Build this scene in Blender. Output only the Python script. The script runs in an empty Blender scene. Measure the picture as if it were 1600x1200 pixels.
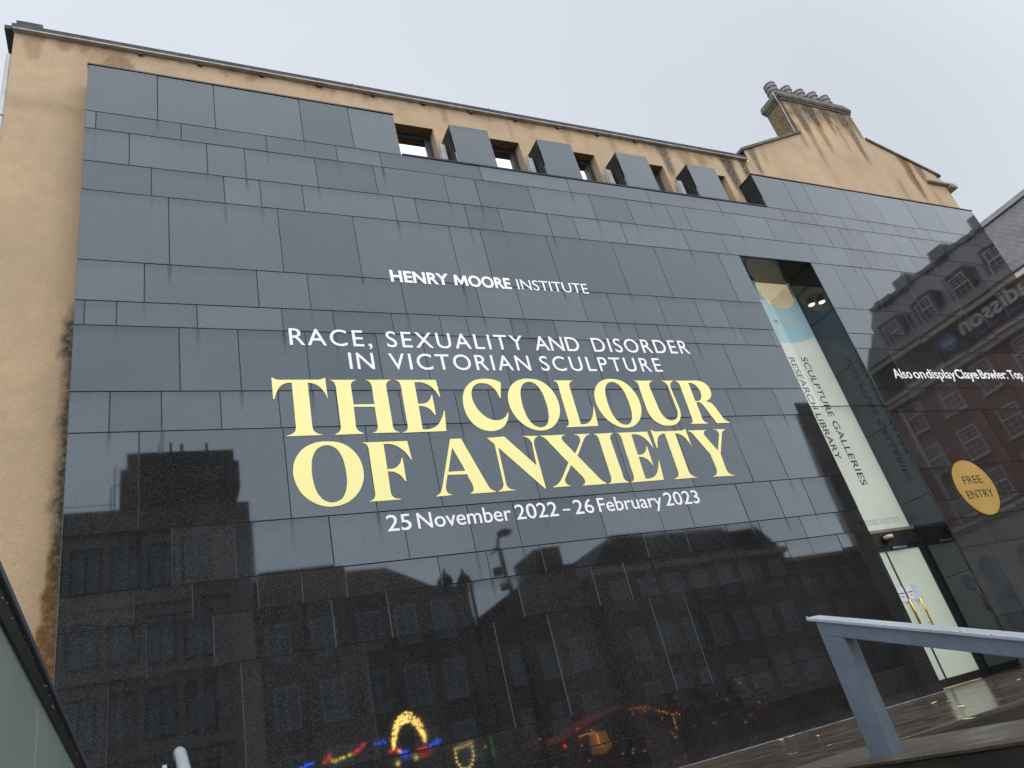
import bpy, bmesh, math, random
from mathutils import Vector, Matrix, noise

random.seed(11)
S = bpy.context.scene
COL = S.collection
R = math.radians
EYE = 1.6          # camera height over the street
TER = 1.225        # terrace paving level

# ------------------------------------------------------------------ camera
cam = bpy.data.cameras.new('camera')
cam.sensor_fit = 'HORIZONTAL'; cam.sensor_width = 36.0; cam.lens = 25.882
cam.clip_start = 0.05; cam.clip_end = 2000
camo = bpy.data.objects.new('camera', cam); COL.objects.link(camo)
camo.matrix_world = Matrix(((0.896750, 0.000385, -0.442537, 0.0),
                            (-0.380243, -0.510914, -0.770962, -8.5),
                            (-0.226395, 0.859632, -0.458016, EYE),
                            (0, 0, 0, 1)))
S.camera = camo

# ------------------------------------------------------------------ sky: bright overcast, brightest over the square
SUN_EL, SUN_AZ = 72, 200
w = bpy.data.worlds.new('World'); S.world = w; w.use_nodes = True
nt = w.node_tree; N = nt.nodes; L = nt.links
N.clear()
out = N.new('ShaderNodeOutputWorld')
sky = N.new('ShaderNodeTexSky'); sky.sky_type = 'NISHITA'; sky.sun_disc = False
sky.sun_elevation = R(SUN_EL); sky.sun_rotation = R(SUN_AZ); sky.air_density = 1.0; sky.dust_density = 3.0
b1 = N.new('ShaderNodeBackground'); b1.inputs[1].default_value = 0.05
L.new(sky.outputs[0], b1.inputs[0])
tc = N.new('ShaderNodeTexCoord'); sep = N.new('ShaderNodeSeparateXYZ'); L.new(tc.outputs['Generated'], sep.inputs[0])
mr = N.new('ShaderNodeMapRange'); mr.interpolation_type = 'SMOOTHSTEP'
mr.inputs['From Min'].default_value = 0.35; mr.inputs['From Max'].default_value = -0.55
L.new(sep.outputs['Y'], mr.inputs['Value'])
cl = N.new('ShaderNodeTexNoise'); cl.inputs['Scale'].default_value = 1.6; cl.inputs['Detail'].default_value = 3
L.new(tc.outputs['Generated'], cl.inputs['Vector'])
cm = N.new('ShaderNodeMix'); cm.data_type = 'RGBA'
cm.inputs['A'].default_value = (0.66, 0.685, 0.70, 1); cm.inputs['B'].default_value = (1.92, 1.95, 1.98, 1)
L.new(mr.outputs[0], cm.inputs['Factor'])
ml = N.new('ShaderNodeMapRange'); ml.inputs['From Min'].default_value = 0.3; ml.inputs['From Max'].default_value = 0.7
ml.inputs['To Min'].default_value = 0.95; ml.inputs['To Max'].default_value = 1.05
mx_ = N.new('ShaderNodeMapRange'); mx_.inputs['From Min'].default_value = -0.3; mx_.inputs['From Max'].default_value = 0.85
mx_.inputs['To Min'].default_value = 1.05; mx_.inputs['To Max'].default_value = 0.90; L.new(sep.outputs['X'], mx_.inputs['Value'])
L.new(cl.outputs['Fac'], ml.inputs['Value'])
vm = N.new('ShaderNodeVectorMath'); vm.operation = 'SCALE'
mm_ = N.new('ShaderNodeMath'); mm_.operation = 'MULTIPLY'; L.new(ml.outputs[0], mm_.inputs[0]); L.new(mx_.outputs[0], mm_.inputs[1])
L.new(cm.outputs['Result'], vm.inputs[0]); L.new(mm_.outputs[0], vm.inputs['Scale'])
b2 = N.new('ShaderNodeBackground'); b2.inputs[1].default_value = 1.0
L.new(vm.outputs[0], b2.inputs[0])
ad = N.new('ShaderNodeAddShader'); L.new(b1.outputs[0], ad.inputs[0]); L.new(b2.outputs[0], ad.inputs[1])
L.new(ad.outputs[0], out.inputs[0])

sun = bpy.data.lights.new('sun', 'SUN'); sun.energy = 1.2; sun.angle = R(30); sun.color = (1.0, 0.97, 0.92)
so = bpy.data.objects.new('sun', sun); COL.objects.link(so); so.location = (0, -20, 40)
el, az = R(SUN_EL), R(SUN_AZ)
sd = Vector((math.sin(az) * math.cos(el), math.cos(az) * math.cos(el), math.sin(el)))
so.rotation_euler = sd.to_track_quat('Z', 'Y').to_euler()

S.view_settings.view_transform = 'Standard'; S.view_settings.look = 'None'
S.view_settings.exposure = 0; S.view_settings.gamma = 1; S.view_settings.use_curve_mapping = False

# ------------------------------------------------------------------ object helpers
def tag(o, label=None, cat=None, group=None, kind=None):
    if label: o['label'] = label
    if cat: o['category'] = cat
    if group: o['group'] = group
    if kind: o['kind'] = kind
    return o

def thing(name, loc, label, cat, group=None):
    o = bpy.data.objects.new(name, None); COL.objects.link(o)
    o.location = loc; o.empty_display_size = 0.2
    return tag(o, label, cat, group)

def wpos(o):
    v = Vector(o.location)
    while o.parent:
        o = o.parent; v += Vector(o.location)
    return v

class MB:
    """collects boxes, tubes and prisms, in world coordinates, into one mesh"""
    def __init__(self): self.v = []; self.f = []
    def add(self, vs, fs):
        n = len(self.v); self.v += [tuple(p) for p in vs]; self.f += [[i + n for i in f] for f in fs]
        return self
    def box(self, x0, x1, y0, y1, z0, z1):
        vs = [(x, y, z) for z in (z0, z1) for y in (y0, y1) for x in (x0, x1)]
        return self.add(vs, [[0, 2, 3, 1], [4, 5, 7, 6], [0, 1, 5, 4], [2, 6, 7, 3], [0, 4, 6, 2], [1, 3, 7, 5]])
    def prism(self, prof, axis, a, b):
        """profile polygon extruded along an axis: prof holds the two other coordinates in x,y,z order"""
        n = len(prof)
        def P(u, v, t):
            return (t, u, v) if axis == 'x' else (u, t, v) if axis == 'y' else (u, v, t)
        vs = [P(u, v, a) for u, v in prof] + [P(u, v, b) for u, v in prof]
        fs = [list(range(n)), list(range(2 * n - 1, n - 1, -1))] + [[i, i + n, (i + 1) % n + n, (i + 1) % n] for i in range(n)]
        return self.add(vs, fs)
    def tube(self, pts, r, seg=12, cap=True, r2=None):
        pts = [Vector(p) for p in pts]; rings = []
        for i, p in enumerate(pts):
            d = (pts[min(i + 1, len(pts) - 1)] - pts[max(i - 1, 0)]).normalized()
            a = d.orthogonal().normalized() if i == 0 else (a - d * a.dot(d)).normalized()
            b = d.cross(a); rr = r if r2 is None else r + (r2 - r) * i / (len(pts) - 1)
            rings.append([p + (a * math.cos(t) + b * math.sin(t)) * rr for t in [2 * math.pi * k / seg for k in range(seg)]])
        vs = [q for rg in rings for q in rg]; fs = []
        for i in range(len(rings) - 1):
            for k in range(seg):
                fs.append([i * seg + k, i * seg + (k + 1) % seg, (i + 1) * seg + (k + 1) % seg, (i + 1) * seg + k])
        if cap: fs += [list(range(seg))[::-1], [(len(rings) - 1) * seg + k for k in range(seg)]]
        return self.add(vs, fs)
    def lathe(self, cx, cy, prof, seg=20):
        vs = []; fs = []
        for r, z in prof:
            vs += [(cx + r * math.cos(2 * math.pi * k / seg), cy + r * math.sin(2 * math.pi * k / seg), z) for k in range(seg)]
        for i in range(len(prof) - 1):
            for k in range(seg):
                fs.append([i * seg + k, i * seg + (k + 1) % seg, (i + 1) * seg + (k + 1) % seg, (i + 1) * seg + k])
        fs += [list(range(seg))[::-1], [(len(prof) - 1) * seg + k for k in range(seg)]]
        return self.add(vs, fs)
    def build(self, name, mat, parent=None, bevel=0, smooth=False, normals=True):
        me = bpy.data.meshes.new(name); me.from_pydata(self.v, [], self.f)
        if normals or bevel:
            bm = bmesh.new(); bm.from_mesh(me)
            if bevel:
                bmesh.ops.remove_doubles(bm, verts=bm.verts, dist=1e-5)
                bmesh.ops.recalc_face_normals(bm, faces=bm.faces)
                es = [e for e in bm.edges if len(e.link_faces) == 2 and e.calc_face_angle(0) > 0.5]
                bmesh.ops.bevel(bm, geom=es, offset=bevel, segments=2, affect='EDGES', profile=0.6)
            bmesh.ops.recalc_face_normals(bm, faces=bm.faces)
            bm.to_mesh(me); bm.free()
        me.materials.append(mat)
        if smooth:
            for p in me.polygons: p.use_smooth = True
        o = bpy.data.objects.new(name, me); COL.objects.link(o)
        if parent:
            o.parent = parent; o.location = -wpos(parent)
        return o

def copy_part(src, parent, delta, name=None):
    """copy of a part (and its sub-parts) moved by delta in the world"""
    c = src.copy(); COL.objects.link(c); c.parent = parent
    c.location = Vector(src.location) + Vector(delta)
    for ch in src.children:
        k = ch.copy(); COL.objects.link(k); k.parent = c
    return c

# ------------------------------------------------------------------ material helpers
def newmat(name):
    m = bpy.data.materials.new(name); m.use_nodes = True
    t = m.node_tree; b = t.nodes['Principled BSDF']
    return m, t, b

def nd(t, typ, **kw):
    n = t.nodes.new(typ)
    for k, v in kw.items():
        if k.startswith('i_'):
            n.inputs[k[2:].replace('_', ' ')].default_value = v
        else: setattr(n, k, v)
    return n

def coords(t, scale=(1, 1, 1)):
    c = nd(t, 'ShaderNodeTexCoord'); m = nd(t, 'ShaderNodeMapping'); m.inputs['Scale'].default_value = scale
    t.links.new(c.outputs['Object'], m.inputs['Vector']); return m.outputs[0]

def tnoise(t, vec, scale, detail=3, rough=0.55):
    n = nd(t, 'ShaderNodeTexNoise'); n.inputs['Scale'].default_value = scale; n.inputs['Detail'].default_value = detail
    n.inputs['Roughness'].default_value = rough
    t.links.new(vec, n.inputs['Vector']); return n.outputs['Fac']

def ramp(t, fac, a, b, lo=0.0, hi=1.0):
    m = nd(t, 'ShaderNodeMapRange'); m.inputs['From Min'].default_value = a; m.inputs['From Max'].default_value = b
    m.inputs['To Min'].default_value = lo; m.inputs['To Max'].default_value = hi
    t.links.new(fac, m.inputs['Value']); return m.outputs[0]

def cmix(t, fac, A, B, blend='MIX'):
    m = nd(t, 'ShaderNodeMix', data_type='RGBA', blend_type=blend)
    for s, v in (('A', A), ('B', B)):
        if isinstance(v, tuple): m.inputs[s].default_value = v if len(v) == 4 else (*v, 1)
        else: t.links.new(v, m.inputs[s])
    if isinstance(fac, (int, float)): m.inputs['Factor'].default_value = fac
    else: t.links.new(fac, m.inputs['Factor'])
    return m.outputs['Result']

def fmath(t, op, a, b):
    m = nd(t, 'ShaderNodeMath', operation=op)
    for i, v in enumerate((a, b)):
        if isinstance(v, (int, float)): m.inputs[i].default_value = v
        else: t.links.new(v, m.inputs[i])
    return m.outputs[0]

def attr(t, name):
    a = nd(t, 'ShaderNodeAttribute'); a.attribute_name = name; return a.outputs['Fac']

def bump(t, b, h, strength, dist=0.01):
    n = nd(t, 'ShaderNodeBump'); n.inputs['Strength'].default_value = strength; n.inputs['Distance'].default_value = dist
    t.links.new(h, n.inputs['Height']); t.links.new(n.outputs[0], b.inputs['Normal'])

def simple(name, c1, c2=None, scale=6, rough=0.5, metal=0, bmp=0, stretch=(1, 1, 1), rough2=None, spec=0.5):
    """two-tone weathered surface"""
    m, t, b = newmat(name)
    c2 = c2 or tuple(x * 0.75 for x in c1)
    v = coords(t, stretch)
    n1 = tnoise(t, v, scale, 4); n2 = tnoise(t, v, scale * 7.3, 2)
    col = cmix(t, ramp(t, n1, 0.35, 0.65), c1, c2)
    col = cmix(t, ramp(t, n2, 0.3, 0.7, 0, 0.35), col, tuple(x * 0.6 for x in c2))
    t.links.new(col, b.inputs['Base Color'])
    b.inputs['Metallic'].default_value = metal
    b.inputs['Specular IOR Level'].default_value = spec
    t.links.new(ramp(t, n1, 0.3, 0.7, rough, rough2 if rough2 is not None else min(1, rough + 0.12)), b.inputs['Roughness'])
    if bmp: bump(t, b, n2, bmp)
    return m

def lamp_mat(name, col, power):
    m, t, b = newmat(name)
    b.inputs['Base Color'].default_value = (*col, 1)
    b.inputs['Emission Color'].default_value = (*col, 1); b.inputs['Emission Strength'].default_value = power
    return m

# polished dark granite with fine crystals, faint dust film and dirt runs under the joints
def granite_mat(name, attrs=True):
    m, t, b = newmat(name)
    v = coords(t)
    vo = nd(t, 'ShaderNodeTexVoronoi'); vo.inputs['Scale'].default_value = 105; t.links.new(v, vo.inputs['Vector'])
    sp = nd(t, 'ShaderNodeSeparateColor'); t.links.new(vo.outputs['Color'], sp.inputs[0])
    crys = fmath(t, 'POWER', sp.outputs[0], 3.0)
    fine = tnoise(t, v, 190, 2, 0.7)
    k = fmath(t, 'ADD', fmath(t, 'MULTIPLY', crys, 0.75), ramp(t, fine, 0.35, 0.75, 0, 0.55))
    base = cmix(t, k, (0.0045, 0.005, 0.006), (0.044, 0.043, 0.043))
    film = tnoise(t, v, 1.3, 4, 0.6)
    if not attrs: base = cmix(t, 0.55, base, (0.004, 0.005, 0.005))
    base = cmix(t, ramp(t, film, 0.45, 0.75, 0, 0.16 if attrs else 0.0), base, (0.075, 0.08, 0.085))
    b.inputs['IOR'].default_value = 1.79
    b.inputs['Specular IOR Level'].default_value = 0.5
    b.inputs['Specular Tint'].default_value = (0.725, 0.868, 0.985, 1)
    if attrs:
        tone = attr(t, 'tone')
        base = cmix(t, 1.0, base, nd_rgb(t, tone), 'MULTIPLY')
        st = attr(t, 'stain')
        vs = coords(t, (1, 1, 0.12)); run = tnoise(t, vs, 26, 3)
        st = fmath(t, 'MULTIPLY', st, ramp(t, run, 0.25, 0.6, 0.35, 1.1))
        base = cmix(t, st, base, (0.010, 0.009, 0.008))
        rg = fmath(t, 'ADD', ramp(t, film, 0.3, 0.75, 0.017, 0.044), fmath(t, 'MULTIPLY', st, 0.10))
        lv = fmath(t, 'SUBTRACT', ramp(t, tone, 0.7, 1.25, 0.45, 0.545), fmath(t, 'MULTIPLY', st, 0.33))
        t.links.new(lv, b.inputs['Specular IOR Level'])
    else:
        rg = ramp(t, film, 0.3, 0.75, 0.008, 0.02)
    t.links.new(base, b.inputs['Base Color']); t.links.new(rg, b.inputs['Roughness'])
    wav = tnoise(t, v, 0.9, 1)
    if attrs: bump(t, b, wav, 0.06, 0.003)
    return m

def nd_rgb(t, f):
    c = nd(t, 'ShaderNodeCombineColor')
    for i in range(3): t.links.new(f, c.inputs[i])
    return c.outputs[0]

# ochre roughcast render with damp, algae and shade put into its colour
def render_mat(name):
    m, t, b = newmat(name)
    v = coords(t)
    n0 = tnoise(t, v, 0.55, 4, 0.6); n1 = tnoise(t, v, 4, 4, 0.6); n2 = tnoise(t, v, 55, 3, 0.6)
    col = cmix(t, ramp(t, n0, 0.35, 0.65), (0.500, 0.373, 0.240), (0.425, 0.326, 0.226))
    col = cmix(t, ramp(t, n1, 0.4, 0.75, 0, 0.55), col, (0.375, 0.283, 0.193))
    col = cmix(t, ramp(t, n2, 0.42, 0.75, 0, 0.34), col, (0.26, 0.185, 0.11))
    g = attr(t, 'grime_shade'); d = attr(t, 'damp_shade')
    e = tnoise(t, v, 14, 4, 0.7)
    d2 = fmath(t, 'MULTIPLY', d, ramp(t, e, 0.25, 0.55, 0.45, 1.05))
    g2 = fmath(t, 'MULTIPLY', g, ramp(t, e, 0.25, 0.6, 0.4, 1.1))
    col = cmix(t, d2, col, (0.17, 0.085, 0.03)); col = cmix(t, g2, col, (0.045, 0.042, 0.032))
    t.links.new(col, b.inputs['Base Color']); b.inputs['Roughness'].default_value = 0.93
    b.inputs['Specular IOR Level'].default_value = 0.2
    bump(t, b, fmath(t, 'ADD', n2, fmath(t, 'MULTIPLY', n1, 0.6)), 0.5, 0.012)
    return m

GRAN = granite_mat('polished_granite'); GRAN2 = granite_mat('polished_granite_reveal', False)
OCHRE = render_mat('ochre_render')
JOINT = simple('joint_filler', (0.165, 0.175, 0.205), rough=0.8)
DARKMETAL = simple('dark_metal', (0.012, 0.014, 0.018), rough=0.4)
LEAD = simple('slate_blue_coping', (0.040, 0.048, 0.064), (0.026, 0.032, 0.043), rough=0.62, spec=0.25)
GUTTER = simple('pale_gutter', (0.42, 0.40, 0.36), (0.25, 0.23, 0.2), rough=0.5)
PIPE = simple('pale_pipe', (0.5, 0.51, 0.53), rough=0.45)
FRAME = simple('window_frame_grey', (0.030, 0.042, 0.052), rough=0.4)
BRONZE = simple('bronze_trim', (0.07, 0.055, 0.048), (0.045, 0.036, 0.032), rough=0.3, metal=0.6)
BRONZE2 = simple('worn_bronze_sill', (0.34, 0.29, 0.25), (0.24, 0.2, 0.17), rough=0.35, metal=0.3)
BRASS = simple('brass_handle', (0.85, 0.50, 0.13), (0.7, 0.4, 0.1), rough=0.22, metal=1.0)
STEEL = simple('brushed_steel', (0.6, 0.6, 0.6), rough=0.25, metal=1.0)
def vinyl(name, c, rough):
    m, t, b = newmat(name); v = coords(t)
    t.links.new(cmix(t, ramp(t, tnoise(t, v, 0.5, 2), 0.3, 0.7), c, tuple(x * 0.985 for x in c)), b.inputs['Base Color'])
    b.inputs['Roughness'].default_value = rough; b.inputs['Specular IOR Level'].default_value = 0.4
    return m
WHITE = vinyl('white_vinyl', (0.89, 0.915, 0.94), 0.4)
YELLOW = vinyl('pale_yellow_vinyl', (0.97, 0.905, 0.385), 0.4)
PAPER = simple('white_paper', (0.85, 0.87, 0.9), rough=0.7)
BLUEPAPER = simple('pale_blue_paper', (0.62, 0.72, 0.85), rough=0.7)
INK = simple('dark_ink', (0.02, 0.022, 0.022), rough=0.5)
STONE = simple('weathered_stone', (0.30, 0.265, 0.22), (0.19, 0.165, 0.135), scale=2, rough=0.85, bmp=0.2)
CAPSTONE = simple('mossy_cap_stone', (0.16, 0.155, 0.115), (0.075, 0.08, 0.06), scale=5, rough=0.9, bmp=0.3)
POT = simple('mauve_clay_pot', (0.245, 0.225, 0.245), (0.17, 0.155, 0.17), scale=9, rough=0.8)
RAILPAINT = simple('blue_grey_paint', (0.150, 0.193, 0.245), (0.115, 0.155, 0.205), scale=3, rough=0.35, rough2=0.48)
RAILTOP = simple('wet_pale_rail_top', (0.42, 0.47, 0.53), (0.33, 0.38, 0.43), scale=8, rough=0.18)
WIRE = simple('white_cable', (0.7, 0.7, 0.68), rough=0.5)

def brass_sign_mat():
    m, t, b = newmat('satin_gold_disc')
    v = coords(t); n = tnoise(t, v, 2.0, 2)
    t.links.new(cmix(t, ramp(t, n, 0.3, 0.7), (0.64, 0.43, 0.13), (0.54, 0.35, 0.09)), b.inputs['Base Color'])
    b.inputs['Metallic'].default_value = 0.35; b.inputs['Roughness'].default_value = 0.3
    return m
GOLD = brass_sign_mat()

def film_mat(name, c, tr=0.5):
    """printed translucent window film: seen by the daylight on it and by the lobby light behind"""
    m, t, b = newmat(name); o = t.nodes['Material Output']; t.nodes.remove(b)
    v = coords(t); n = tnoise(t, v, 0.8, 3)
    col = cmix(t, ramp(t, n, 0.3, 0.7), c, tuple(x * 0.93 for x in c))
    d = nd(t, 'ShaderNodeBsdfDiffuse'); tl = nd(t, 'ShaderNodeBsdfTranslucent'); mx = nd(t, 'ShaderNodeMixShader')
    t.links.new(col, d.inputs[0]); t.links.new(col, tl.inputs[0]); mx.inputs[0].default_value = tr
    t.links.new(d.outputs[0], mx.inputs[1]); t.links.new(tl.outputs[0], mx.inputs[2]); t.links.new(mx.outputs[0], o.inputs[0])
    return m
FILM_CREAM = film_mat('cream_film', (0.75, 0.80, 0.775)); FILM_BLUE = film_mat('pale_blue_film', (0.50, 0.69, 0.76))
FILM_FROST = film_mat('frosted_film', (0.72, 0.79, 0.74))

def glass_mat(name, tint=(1, 1, 1), ior=1.5, rough=0.0, refl=1.0):
    m, t, b = newmat(name); o = t.nodes['Material Output']; t.nodes.remove(b)
    fr = nd(t, 'ShaderNodeFresnel'); fr.inputs[0].default_value = ior
    tr = nd(t, 'ShaderNodeBsdfTransparent'); tr.inputs[0].default_value = (*tint, 1)
    g = nd(t, 'ShaderNodeBsdfGlossy'); g.inputs['Roughness'].default_value = rough
    mx = nd(t, 'ShaderNodeMixShader'); t.links.new(fmath(t, 'MULTIPLY', fmath(t, 'MULTIPLY', fr.outputs[0], refl), fmath(t, 'SUBTRACT', 1.0, nd(t, 'ShaderNodeNewGeometry').outputs['Backfacing'])), mx.inputs[0])
    t.links.new(tr.outputs[0], mx.inputs[1]); t.links.new(g.outputs[0], mx.inputs[2]); t.links.new(mx.outputs[0], o.inputs[0])
    return m
GLASS = glass_mat('clear_glass')

def mirror_pane_mat():
    m, t, b = newmat('coated_window_glass')
    b.inputs['Base Color'].default_value = (0.62, 0.66, 0.68, 1); b.inputs['Metallic'].default_value = 1.0
    v = coords(t); t.links.new(ramp(t, tnoise(t, v, 3, 2), 0.3, 0.7, 0.02, 0.05), b.inputs['Roughness'])
    return m
PANE = mirror_pane_mat()

def pane_sky_tinted():
    m, t, b = newmat('sky_tinted_glass')
    v = coords(t)
    t.links.new(cmix(t, ramp(t, tnoise(t, v, 0.7, 2), 0.35, 0.65), (0.16, 0.20, 0.22), (0.40, 0.45, 0.47)), b.inputs['Base Color'])  # pale tones in the colour stand in for sky reflections and curtains
    b.inputs['Roughness'].default_value = 0.1; b.inputs['IOR'].default_value = 1.6
    return m
WINGLASS = pane_sky_tinted()

def balustrade_glass():
    m, t, b = newmat('frosted_green_glass')
    v = coords(t); n = tnoise(t, v, 1.6, 3)
    t.links.new(cmix(t, ramp(t, n, 0.35, 0.7), (0.50, 0.57, 0.55), (0.36, 0.50, 0.455)), b.inputs['Base Color'])
    b.inputs['Transmission Weight'].default_value = 0.40; b.inputs['Roughness'].default_value = 0.38; b.inputs['IOR'].default_value = 1.5
    return m
BALGLASS = balustrade_glass()

def wet_paving():
    m, t, b = newmat('wet_terrace_paving')
    v = coords(t)
    br = nd(t, 'ShaderNodeTexBrick'); br.inputs['Scale'].default_value = 1.0
    br.inputs['Brick Width'].default_value = 0.9; br.inputs['Row Height'].default_value = 0.42; br.inputs['Mortar Size'].default_value = 0.008
    br.inputs['Color1'].default_value = (0.080, 0.064, 0.051, 1); br.inputs['Color2'].default_value = (0.052, 0.044, 0.037, 1)
    br.inputs['Mortar'].default_value = (0.03, 0.027, 0.024, 1)
    t.links.new(v, br.inputs['Vector'])
    n = tnoise(t, v, 3, 5, 0.65); n2 = tnoise(t, v, 120, 2)
    col = cmix(t, ramp(t, n, 0.35, 0.7, 0, 0.7), br.outputs['Color'], (0.115, 0.088, 0.064))
    col = cmix(t, ramp(t, n2, 0.45, 0.7, 0, 0.5), col, (0.035, 0.03, 0.026))
    t.links.new(col, b.inputs['Base Color'])
    t.links.new(ramp(t, n, 0.35, 0.65, 0.05, 0.26), b.inputs['Roughness'])
    bump(t, b, n2, 0.15, 0.004)
    return m
WETPAVE = wet_paving()
LEDGE = simple('wet_brown_coping', (0.095, 0.078, 0.064), (0.050, 0.043, 0.038), scale=6, rough=0.25, rough2=0.5, bmp=0.35)
MOSSDARK = simple('mossy_dark_wall', (0.012, 0.013, 0.011), (0.022, 0.021, 0.014), scale=9, rough=0.8, bmp=0.4)
STREET = simple('street_paving', (0.28, 0.265, 0.245), (0.20, 0.19, 0.18), scale=0.6, rough=0.45, rough2=0.75)

def slate_mat():
    m, t, b = newmat('slate_roof')
    uv = nd(t, 'ShaderNodeUVMap')
    br = nd(t, 'ShaderNodeTexBrick'); br.inputs['Scale'].default_value = 1.0
    br.inputs['Brick Width'].default_value = 0.34; br.inputs['Row Height'].default_value = 0.27; br.inputs['Mortar Size'].default_value = 0.022
    br.inputs['Color1'].default_value = (0.115, 0.115, 0.127, 1); br.inputs['Color2'].default_value = (0.078, 0.08, 0.09, 1)
    br.inputs['Mortar'].default_value = (0.025, 0.025, 0.03, 1)
    t.links.new(uv.outputs[0], br.inputs['Vector'])
    n = tnoise(t, coords(t), 0.9, 4)
    col = cmix(t, ramp(t, n, 0.4, 0.7, 0, 0.6), br.outputs['Color'], (0.14, 0.122, 0.115))
    t.links.new(col, b.inputs['Base Color']); b.inputs['Roughness'].default_value = 0.55
    bump(t, b, br.outputs['Fac'], -0.5, 0.02)
    return m
SLATE = slate_mat()

def brick_mat(name, c1, c2, mortar):
    m, t, b = newmat(name)
    v = coords(t)
    br = nd(t, 'ShaderNodeTexBrick'); br.inputs['Scale'].default_value = 1.0
    br.inputs['Brick Width'].default_value = 0.24; br.inputs['Row Height'].default_value = 0.075; br.inputs['Mortar Size'].default_value = 0.01
    for k, c in (('Color1', c1), ('Color2', c2), ('Mortar', mortar)): br.inputs[k].default_value = (*c, 1)
    mp = nd(t, 'ShaderNodeCombineXYZ'); sx = nd(t, 'ShaderNodeSeparateXYZ'); t.links.new(v, sx.inputs[0])
    t.links.new(fmath(t, 'ADD', sx.outputs[0], sx.outputs[1]), mp.inputs[0]); t.links.new(sx.outputs[2], mp.inputs[1])
    t.links.new(mp.outputs[0], br.inputs['Vector'])
    n = tnoise(t, v, 0.7, 4)
    t.links.new(cmix(t, ramp(t, n, 0.4, 0.7, 0, 0.5), br.outputs['Color'], tuple(x * 0.6 for x in c2)), b.inputs['Base Color'])
    b.inputs['Roughness'].default_value = 0.85
    return m
REDBRICK = brick_mat('red_brick', (0.33, 0.125, 0.085), (0.24, 0.09, 0.065), (0.24, 0.19, 0.16))
BROWNBRICK = brick_mat('brown_brick', (0.27, 0.17, 0.11), (0.20, 0.13, 0.09), (0.2, 0.18, 0.15))
PALESTONE = simple('pale_stone', (0.58, 0.52, 0.45), (0.44, 0.40, 0.35), scale=0.8, rough=0.8)
DARKSTONE = simple('sooty_stone', (0.24, 0.225, 0.20), (0.15, 0.14, 0.13), scale=0.8, rough=0.8)
CONCRETE = simple('grey_concrete', (0.50, 0.47, 0.43), (0.40, 0.38, 0.36), scale=0.5, rough=0.8)
ROOFDARK = simple('dark_roof', (0.06, 0.062, 0.068), rough=0.7)
WHITEPAINT = simple('white_paint', (0.7, 0.7, 0.68), rough=0.5)

# ------------------------------------------------------------------ text from the built-in font, laid on a wall facing -Y
def text_mesh(s, bold=0.0, track=1.0):
    c = bpy.data.curves.new('lettering', 'FONT'); c.body = s; c.size = 1; c.offset = bold; c.resolution_u = 6; c.space_character = track
    o = bpy.data.objects.new('lettering', c); COL.objects.link(o)
    dg = bpy.context.evaluated_depsgraph_get(); dg.update()
    me = bpy.data.meshes.new_from_object(o.evaluated_get(dg))
    bpy.data.objects.remove(o); bpy.data.curves.remove(c)
    return me
CAP = max(v.co.y for v in text_mesh('H').vertices)

def put_text(name, s, fn, mat, parent, bold=0.0, width=None, cap=1.0, left=0.0, right=None, thick=0.004, track=False):
    """fn maps (u along the line, v up, depth towards the reader) to the world; u spans left..right, v is 0..cap on capitals"""
    tr = 1.0
    if track and right is not None and len(s) > 1:
        wid = []
        for q in (1.0, 1.5):
            m0 = text_mesh(s, bold, q); wid.append(max(v.co.x for v in m0.vertices) - min(v.co.x for v in m0.vertices)); bpy.data.meshes.remove(m0)
        tr = 1.0 + 0.5 * ((right - left) / (cap / CAP * 0.97) - wid[0]) / (wid[1] - wid[0]); tr = min(1.8, max(0.93, tr))
    me = text_mesh(s, bold, tr)
    xs = [v.co.x for v in me.vertices]; a, b = min(xs), max(xs)
    sc = (right - left) / (b - a) if right is not None else cap / CAP
    sv = cap / CAP
    bm = bmesh.new(); bm.from_mesh(me); bpy.data.meshes.remove(me)
    bmesh.ops.remove_doubles(bm, verts=bm.verts, dist=1e-5)
    top = list(bm.faces)
    for f_ in top: f_.smooth = False
    r = bmesh.ops.extrude_face_region(bm, geom=top)
    up = {g for g in r['geom'] if isinstance(g, bmesh.types.BMVert)}
    for v in bm.verts:
        v.co = Vector(fn(left + (v.co.x - a) * sc, v.co.y * sv, thick if v in up else 0.0))
    bmesh.ops.recalc_face_normals(bm, faces=bm.faces)
    for f_ in bm.faces: f_.smooth = False
    m2 = bpy.data.meshes.new(name); bm.to_mesh(m2); bm.free()
    m2.materials.append(mat)
    o = bpy.data.objects.new(name, m2); COL.objects.link(o)
    if parent: o.parent = parent; o.location = -wpos(parent)
    return o

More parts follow.
